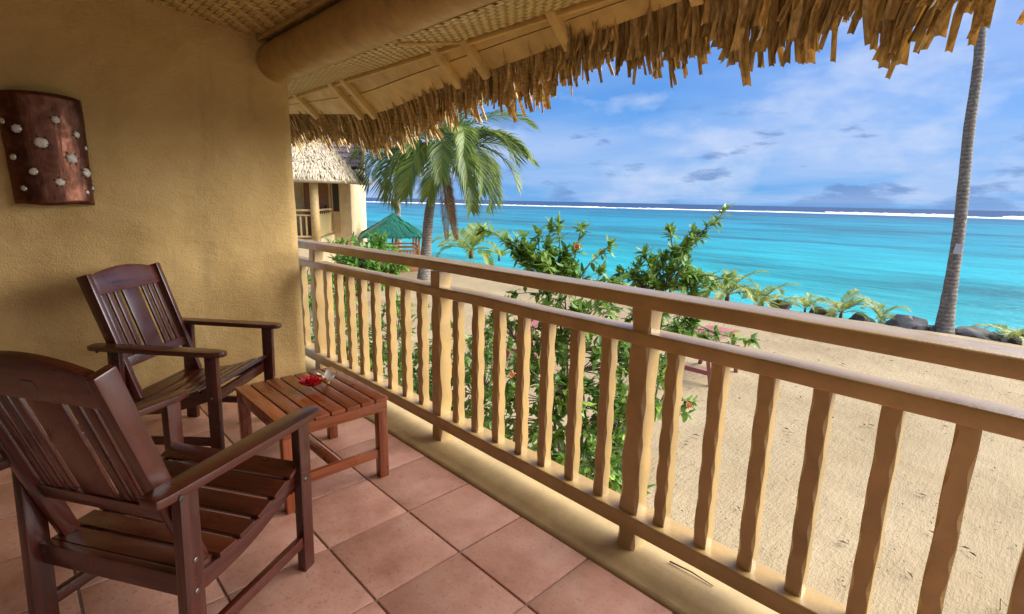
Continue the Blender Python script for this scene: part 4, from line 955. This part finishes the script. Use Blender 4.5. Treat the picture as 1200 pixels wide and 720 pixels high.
# ------------------------------------------------------------------ slatted tables on the sand
def beach_table(loc, rz, label):
    t = empty('beach_table', loc, rz); tag(t, label, 'table', 'red slatted tables on the sand'); M_ = 'weathered_red'; hh = .74; lx, wy = .62, .29
    for i in range(7): y = -wy+2*wy/7*(i+.5); board('slat', (-lx, y, hh-.012), (lx, y, hh-.012), 2*wy/7-.010, .024, M_, t, bevel=.003)
    for sx_ in (-1, 1):
        board('cleat', (sx_*(lx-.12), -wy+.02, hh-.05), (sx_*(lx-.12), wy-.02, hh-.05), .05, .05, M_, t)
        board('crossbar', (sx_*(lx-.12), -wy-.06, .20), (sx_*(lx-.12), wy+.06, .20), .04, .075, M_, t)
        for sy_ in (-1, 1): board('leg', (sx_*(lx-.12)+.03*sx_, sy_*(wy+.05), -.03), (sx_*(lx-.12)+.03*sx_, sy_*(wy-.09), hh-.03), .045, .07, M_, t, up=(0, 1, 0))
beach_table((8.42, 3.78, ZG), .03, 'weathered red slatted wooden table on the sand beyond the hibiscus')
beach_table((6.9, 6.35, ZG), .12, 'weathered red slatted wooden table almost hidden by the tall hibiscus')

# ------------------------------------------------------------------ neighbouring villa
VAZ = math.radians(55); Kp = G(371, 281, -.07); vl = empty('neighbour_villa', (Kp.x, Kp.y, -1.7), VAZ-PI/2)
# local frame: x = to the right seen from here, y = away, z up; balcony corner column at the origin, floor at FZ
FZ = 1.63
tag(vl, 'cream plastered villa with shaggy pale thatch awning over its balcony', 'villa')
mb = MB(); mb.box((-7, 3.0, 0), (.80, 8, FZ+4.4)); ob('wall', mb.mesh('wall', 'villa_stucco', bevel=.05), vl)
mb = MB(); mb.box((-7, -.12, -.1), (.12, 2.99, FZ)); ob('balcony_slab', mb.mesh('balcony_slab', 'villa_stucco', bevel=.02), vl)
mb = MB(); mb.tube([(0, 0, FZ-.05), (0, 0, FZ+1), (0, 0, FZ+2.4)], [.15, .145, .14], 18); ob('column', mb.mesh('column', 'villa_paint', smooth=True), vl)
# door with leaf, frame and handle
dr = ob('door', (lambda b: (b.box((-.98, 2.93, FZ), (-.06, 2.985, FZ+2.1)), b.mesh('door', 'door_wood', bevel=.005))[1])(MB()), vl)
for (x0, x1, z0, z1) in ((-1.06, -.985, FZ, FZ+2.18), (-.055, .02, FZ, FZ+2.18), (-.985, -.055, FZ+2.105, FZ+2.18)):
    b_ = MB(); b_.box((x0, 2.90, z0), (x1, 2.995, z1)); ob('door_frame', b_.mesh('door_frame', 'villa_paint', bevel=.005), dr)
b_ = MB(); b_.box((-.20, 2.90, FZ+.92), (-.15, 2.93, FZ+1.14)); b_.box((-.28, 2.875, FZ+1.02), (-.15, 2.90, FZ+1.05)); ob('handle', b_.mesh('handle', 'dark_metal'), dr)
b_ = MB(); b_.box((.09, 2.955, FZ+.9), (.34, 2.985, FZ+2.1)); wn = ob('window', b_.mesh('window', 'interior_dark'), vl)
for (x0, x1) in ((.06, .10), (.34, .39)): b_ = MB(); b_.box((x0, 2.92, FZ), (x1, 2.99, FZ+2.15)); ob('frame', b_.mesh('frame', 'villa_paint', bevel=.004), wn)
# railing of the villa
vr = empty('railing', (0, 0, 0)); vr.parent = vl
def vboard(n, a, b_, w, t): return board(n, a, b_, w, t, 'villa_paint', vr, bevel=.006)
for z, t in ((FZ+1.0, .07), (FZ+.83, .05), (FZ+.10, .06)):
    vboard('rail', (-6, 0, z), (-.14, 0, z), .10, t); vboard('rail', (0, .14, z), (0, 2.95, z), .10, t)
for k in range(30): x = -.30-.19*k; board('baluster', (x, 0, FZ+.12), (x, 0, FZ+.82), .055, .055, 'villa_paint', vr, up=(0, 1, 0), bevel=.006)
board('post', (0, 2.85, FZ), (0, 2.85, FZ+1.0), .09, .09, 'villa_paint', vr, up=(0, 1, 0), bevel=.006)
w_ = weave('woven_panel', (.0, .2, FZ+.14), Vector((0, 1, 0)), Vector((0, 0, 1)), 26, 7, .099, vr)
b_ = MB(); b_.box((.006, .18, FZ+.13), (.02, 2.85, FZ+.80)); ob('panel_backing', b_.mesh('panel_backing', 'matting'), vr)
# shingle roof above
b_ = MB()
rh = [(-7.3, 1.9, FZ+2.6), (1.35, 1.9, FZ+2.6), (1.35, 6.2, FZ+6.2), (-7.3, 6.2, FZ+6.2)]
n = (Vector(rh[1])-Vector(rh[0])).cross(Vector(rh[3])-Vector(rh[0])).normalized()
ox = axes(rh[0], (1, 0, 0), n); b_ = MB(); b_.box((0, 0, -.12), (8.65, 5.6, 0)); rf = ob('shingle_roof', b_.mesh('shingle_roof', 'shingle'), vl, ox)
b_ = MB(); b_.box((8.652, 0, -.16), (8.74, 5.6, .04)); ob('barge_board', b_.mesh('barge_board', 'villa_paint', bevel=.01), rf)
for k in range(34):
    b_ = MB(); b_.box((0, .02+k*.165, .002), (8.64, .165+k*.165, .014+.016*(k % 2))); ob('shingle_course', b_.mesh('shingle_course', 'shingle'), rf)
# thatched awning: bent slopes to the front and to the right
def awn(u, v):  # u along the rim 0..1 from far left, round the corner, to the wall on the right; v from top 0 to rim 1
    RX, FY = 1.55, -.75
    tops = [(-7, 2.6), (-.55, 2.6), (-.15, 2.75), (.15, 2.95)]; rims = [(-7, FY), (-.1, FY), (1.15, .35), (1.62, 2.95)]
    us = [0, .62, .80, 1.0]
    for i in range(3):
        if u <= us[i+1]+1e-9:
            t = (u-us[i])/(us[i+1]-us[i]); a = Vector((*tops[i], 0)).lerp(Vector((*tops[i+1], 0)), t); b_ = Vector((*rims[i], 0)).lerp(Vector((*rims[i+1], 0)), t)
            if i == 1: c_ = (Vector((*rims[1], 0))*(1-t)**2+Vector((.95, FY+.1, 0))*2*t*(1-t)+Vector((*rims[2], 0))*t*t); b_ = c_
            break
    p = a.lerp(b_, v); z = FZ+3.42-(1.40*(v**1.25))-.25*max(0, u-.8)*5*(1-v)
    return Vector((p.x, p.y, z))
b_ = MB(); nu, nv = 60, 10
for j in range(nv+1):
    for i in range(nu+1): b_.v.append(tuple(awn(i/nu, j/nv)))
for j in range(nv):
    for i in range(nu): b_.f.append((j*(nu+1)+i, j*(nu+1)+i+1, (j+1)*(nu+1)+i+1, (j+1)*(nu+1)+i)); b_.t.append(.4)
aw = ob('thatch_awning', b_.mesh('thatch_awning', 'villa_thatch', smooth=True), vl); sm = aw.modifiers.new('thickness', 'SOLIDIFY'); sm.thickness = .12; sm.offset = 1
b_ = MB()
for row in range(13):
    v0 = row/13
    for k in range(250):
        u = .30+.70*(k+rnd.random())/250
        if u > 1: continue
        a = awn(u, max(0, v0-.02)); c = awn(u, min(1, v0+.15)); d = c-a; ln = .36*rnd.uniform(.75, 1.25)
        nn = Vector((d.y, -d.x, 0)); nn = (awn(min(1, u+.01), v0)-awn(max(0, u-.01), v0)); up = nn.cross(d).normalized(); up = up if up.z > 0 else -up
        d = (d.normalized()+up*rnd.uniform(-.02, .22)+nn.normalized()*rnd.uniform(-.25, .25)-Vector((0, 0, .12*v0))).normalized(); s_ = d.cross(up).normalized()*rnd.uniform(.016, .030); a = a+up*(.03+.05*rnd.random())
        tn = rnd.random(); b_.add([a-s_, a+s_, a+d*ln*.6+s_+up*.01, a+d*ln*.6-s_+up*.01, a+d*ln-up*.02+s_*.5, a+d*ln-up*.02-s_*.5], [(0, 1, 2, 3), (3, 2, 4, 5)], tn)
tag(ob('thatch_strips', b_.mesh('thatch_strips', 'villa_thatch'), aw), kind='stuff')

# ------------------------------------------------------------------ green-roofed hut
gz = G(463, 316, -1.8); hut = empty('beach_hut', gz, VAZ-PI/2+.15); tag(hut, 'small open wooden hut with a green pyramid roof near the water', 'hut')
S = .98
b_ = MB(); b_.box((-S-.05, -S-.05, .0), (S+.05, S+.05, .22)); ob('deck', b_.mesh('deck', 'gazebo_wood', bevel=.01), hut)
for sx_ in (-1, 0, 1):
    for sy_ in (-1, 0, 1):
        if sx_ == 0 and sy_ == 0: continue
        board('post', (sx_*S, sy_*S, .2), (sx_*S, sy_*S, 1.75), .09, .09, 'gazebo_wood', hut, up=(0, 1, 0))
for z in (.55, .95, 1.10):
    for s in (-1, 1):
        board('rail', (-S, s*S, z), (S, s*S, z), .05, .07, 'gazebo_wood', hut); board('rail', (s*S, -S, z), (s*S, S, z), .05, .07, 'gazebo_wood', hut)
for k in range(14):
    x = -S+.08+k*.15
    board('slat', (x, -S, .25), (x, -S, .93), .09, .02, 'gazebo_wood', hut, up=(0, 1, 0)); board('slat', (-S, x, .25), (-S, x, .93), .09, .02, 'gazebo_wood', hut, up=(1, 0, 0))
mb = MB(); E_ = 1.46; ez, az_ = 1.52, 2.50; nseg = 12
def hutroof(a, v):
    """square plan with soft corners, concave slope"""
    c, s = math.cos(a), math.sin(a); k = 1/max(abs(c), abs(s)); k = .75*k+.25*min(k, 1.2); r = E_*k*v
    return Vector((r*c, r*s, az_-(az_-ez)*(v**.88)))
for j in range(9):
    for i in range(48): mb.v.append(tuple(hutroof(2*PI*i/48, .02+.98*j/8)))
for j in range(8):
    for i in range(48): mb.f.append((j*48+i, j*48+(i+1) % 48, (j+1)*48+(i+1) % 48, (j+1)*48+i)); mb.t.append(.4)
rf2 = ob('roof', mb.mesh('roof', 'green_thatch', smooth=True), hut); sm = rf2.modifiers.new('thickness', 'SOLIDIFY'); sm.thickness = .06
mb = MB()
for row in range(12):
    for k in range(130):
        a0 = 2*PI*(k+rnd.random())/130; v0 = (row+.3)/12; a = hutroof(a0, v0); c = hutroof(a0, min(1.06, v0+.16)); d = (c-a); up = Vector((math.cos(a0)*.5, math.sin(a0)*.5, 1)); s_ = Vector((-math.sin(a0), math.cos(a0), 0))*.028; a = a+Vector((0, 0, .06+.03*rnd.random())); e_ = a+d*1.15+Vector((0, 0, rnd.uniform(-.06, .03)))+s_*rnd.uniform(-2, 2)
        mb.add([a-s_, a+s_, e_+s_*.6, e_-s_*.6], [(0, 1, 2, 3)], rnd.random())
tag(ob('thatch_strips', mb.mesh('thatch_strips', 'green_thatch'), rf2), kind='stuff')
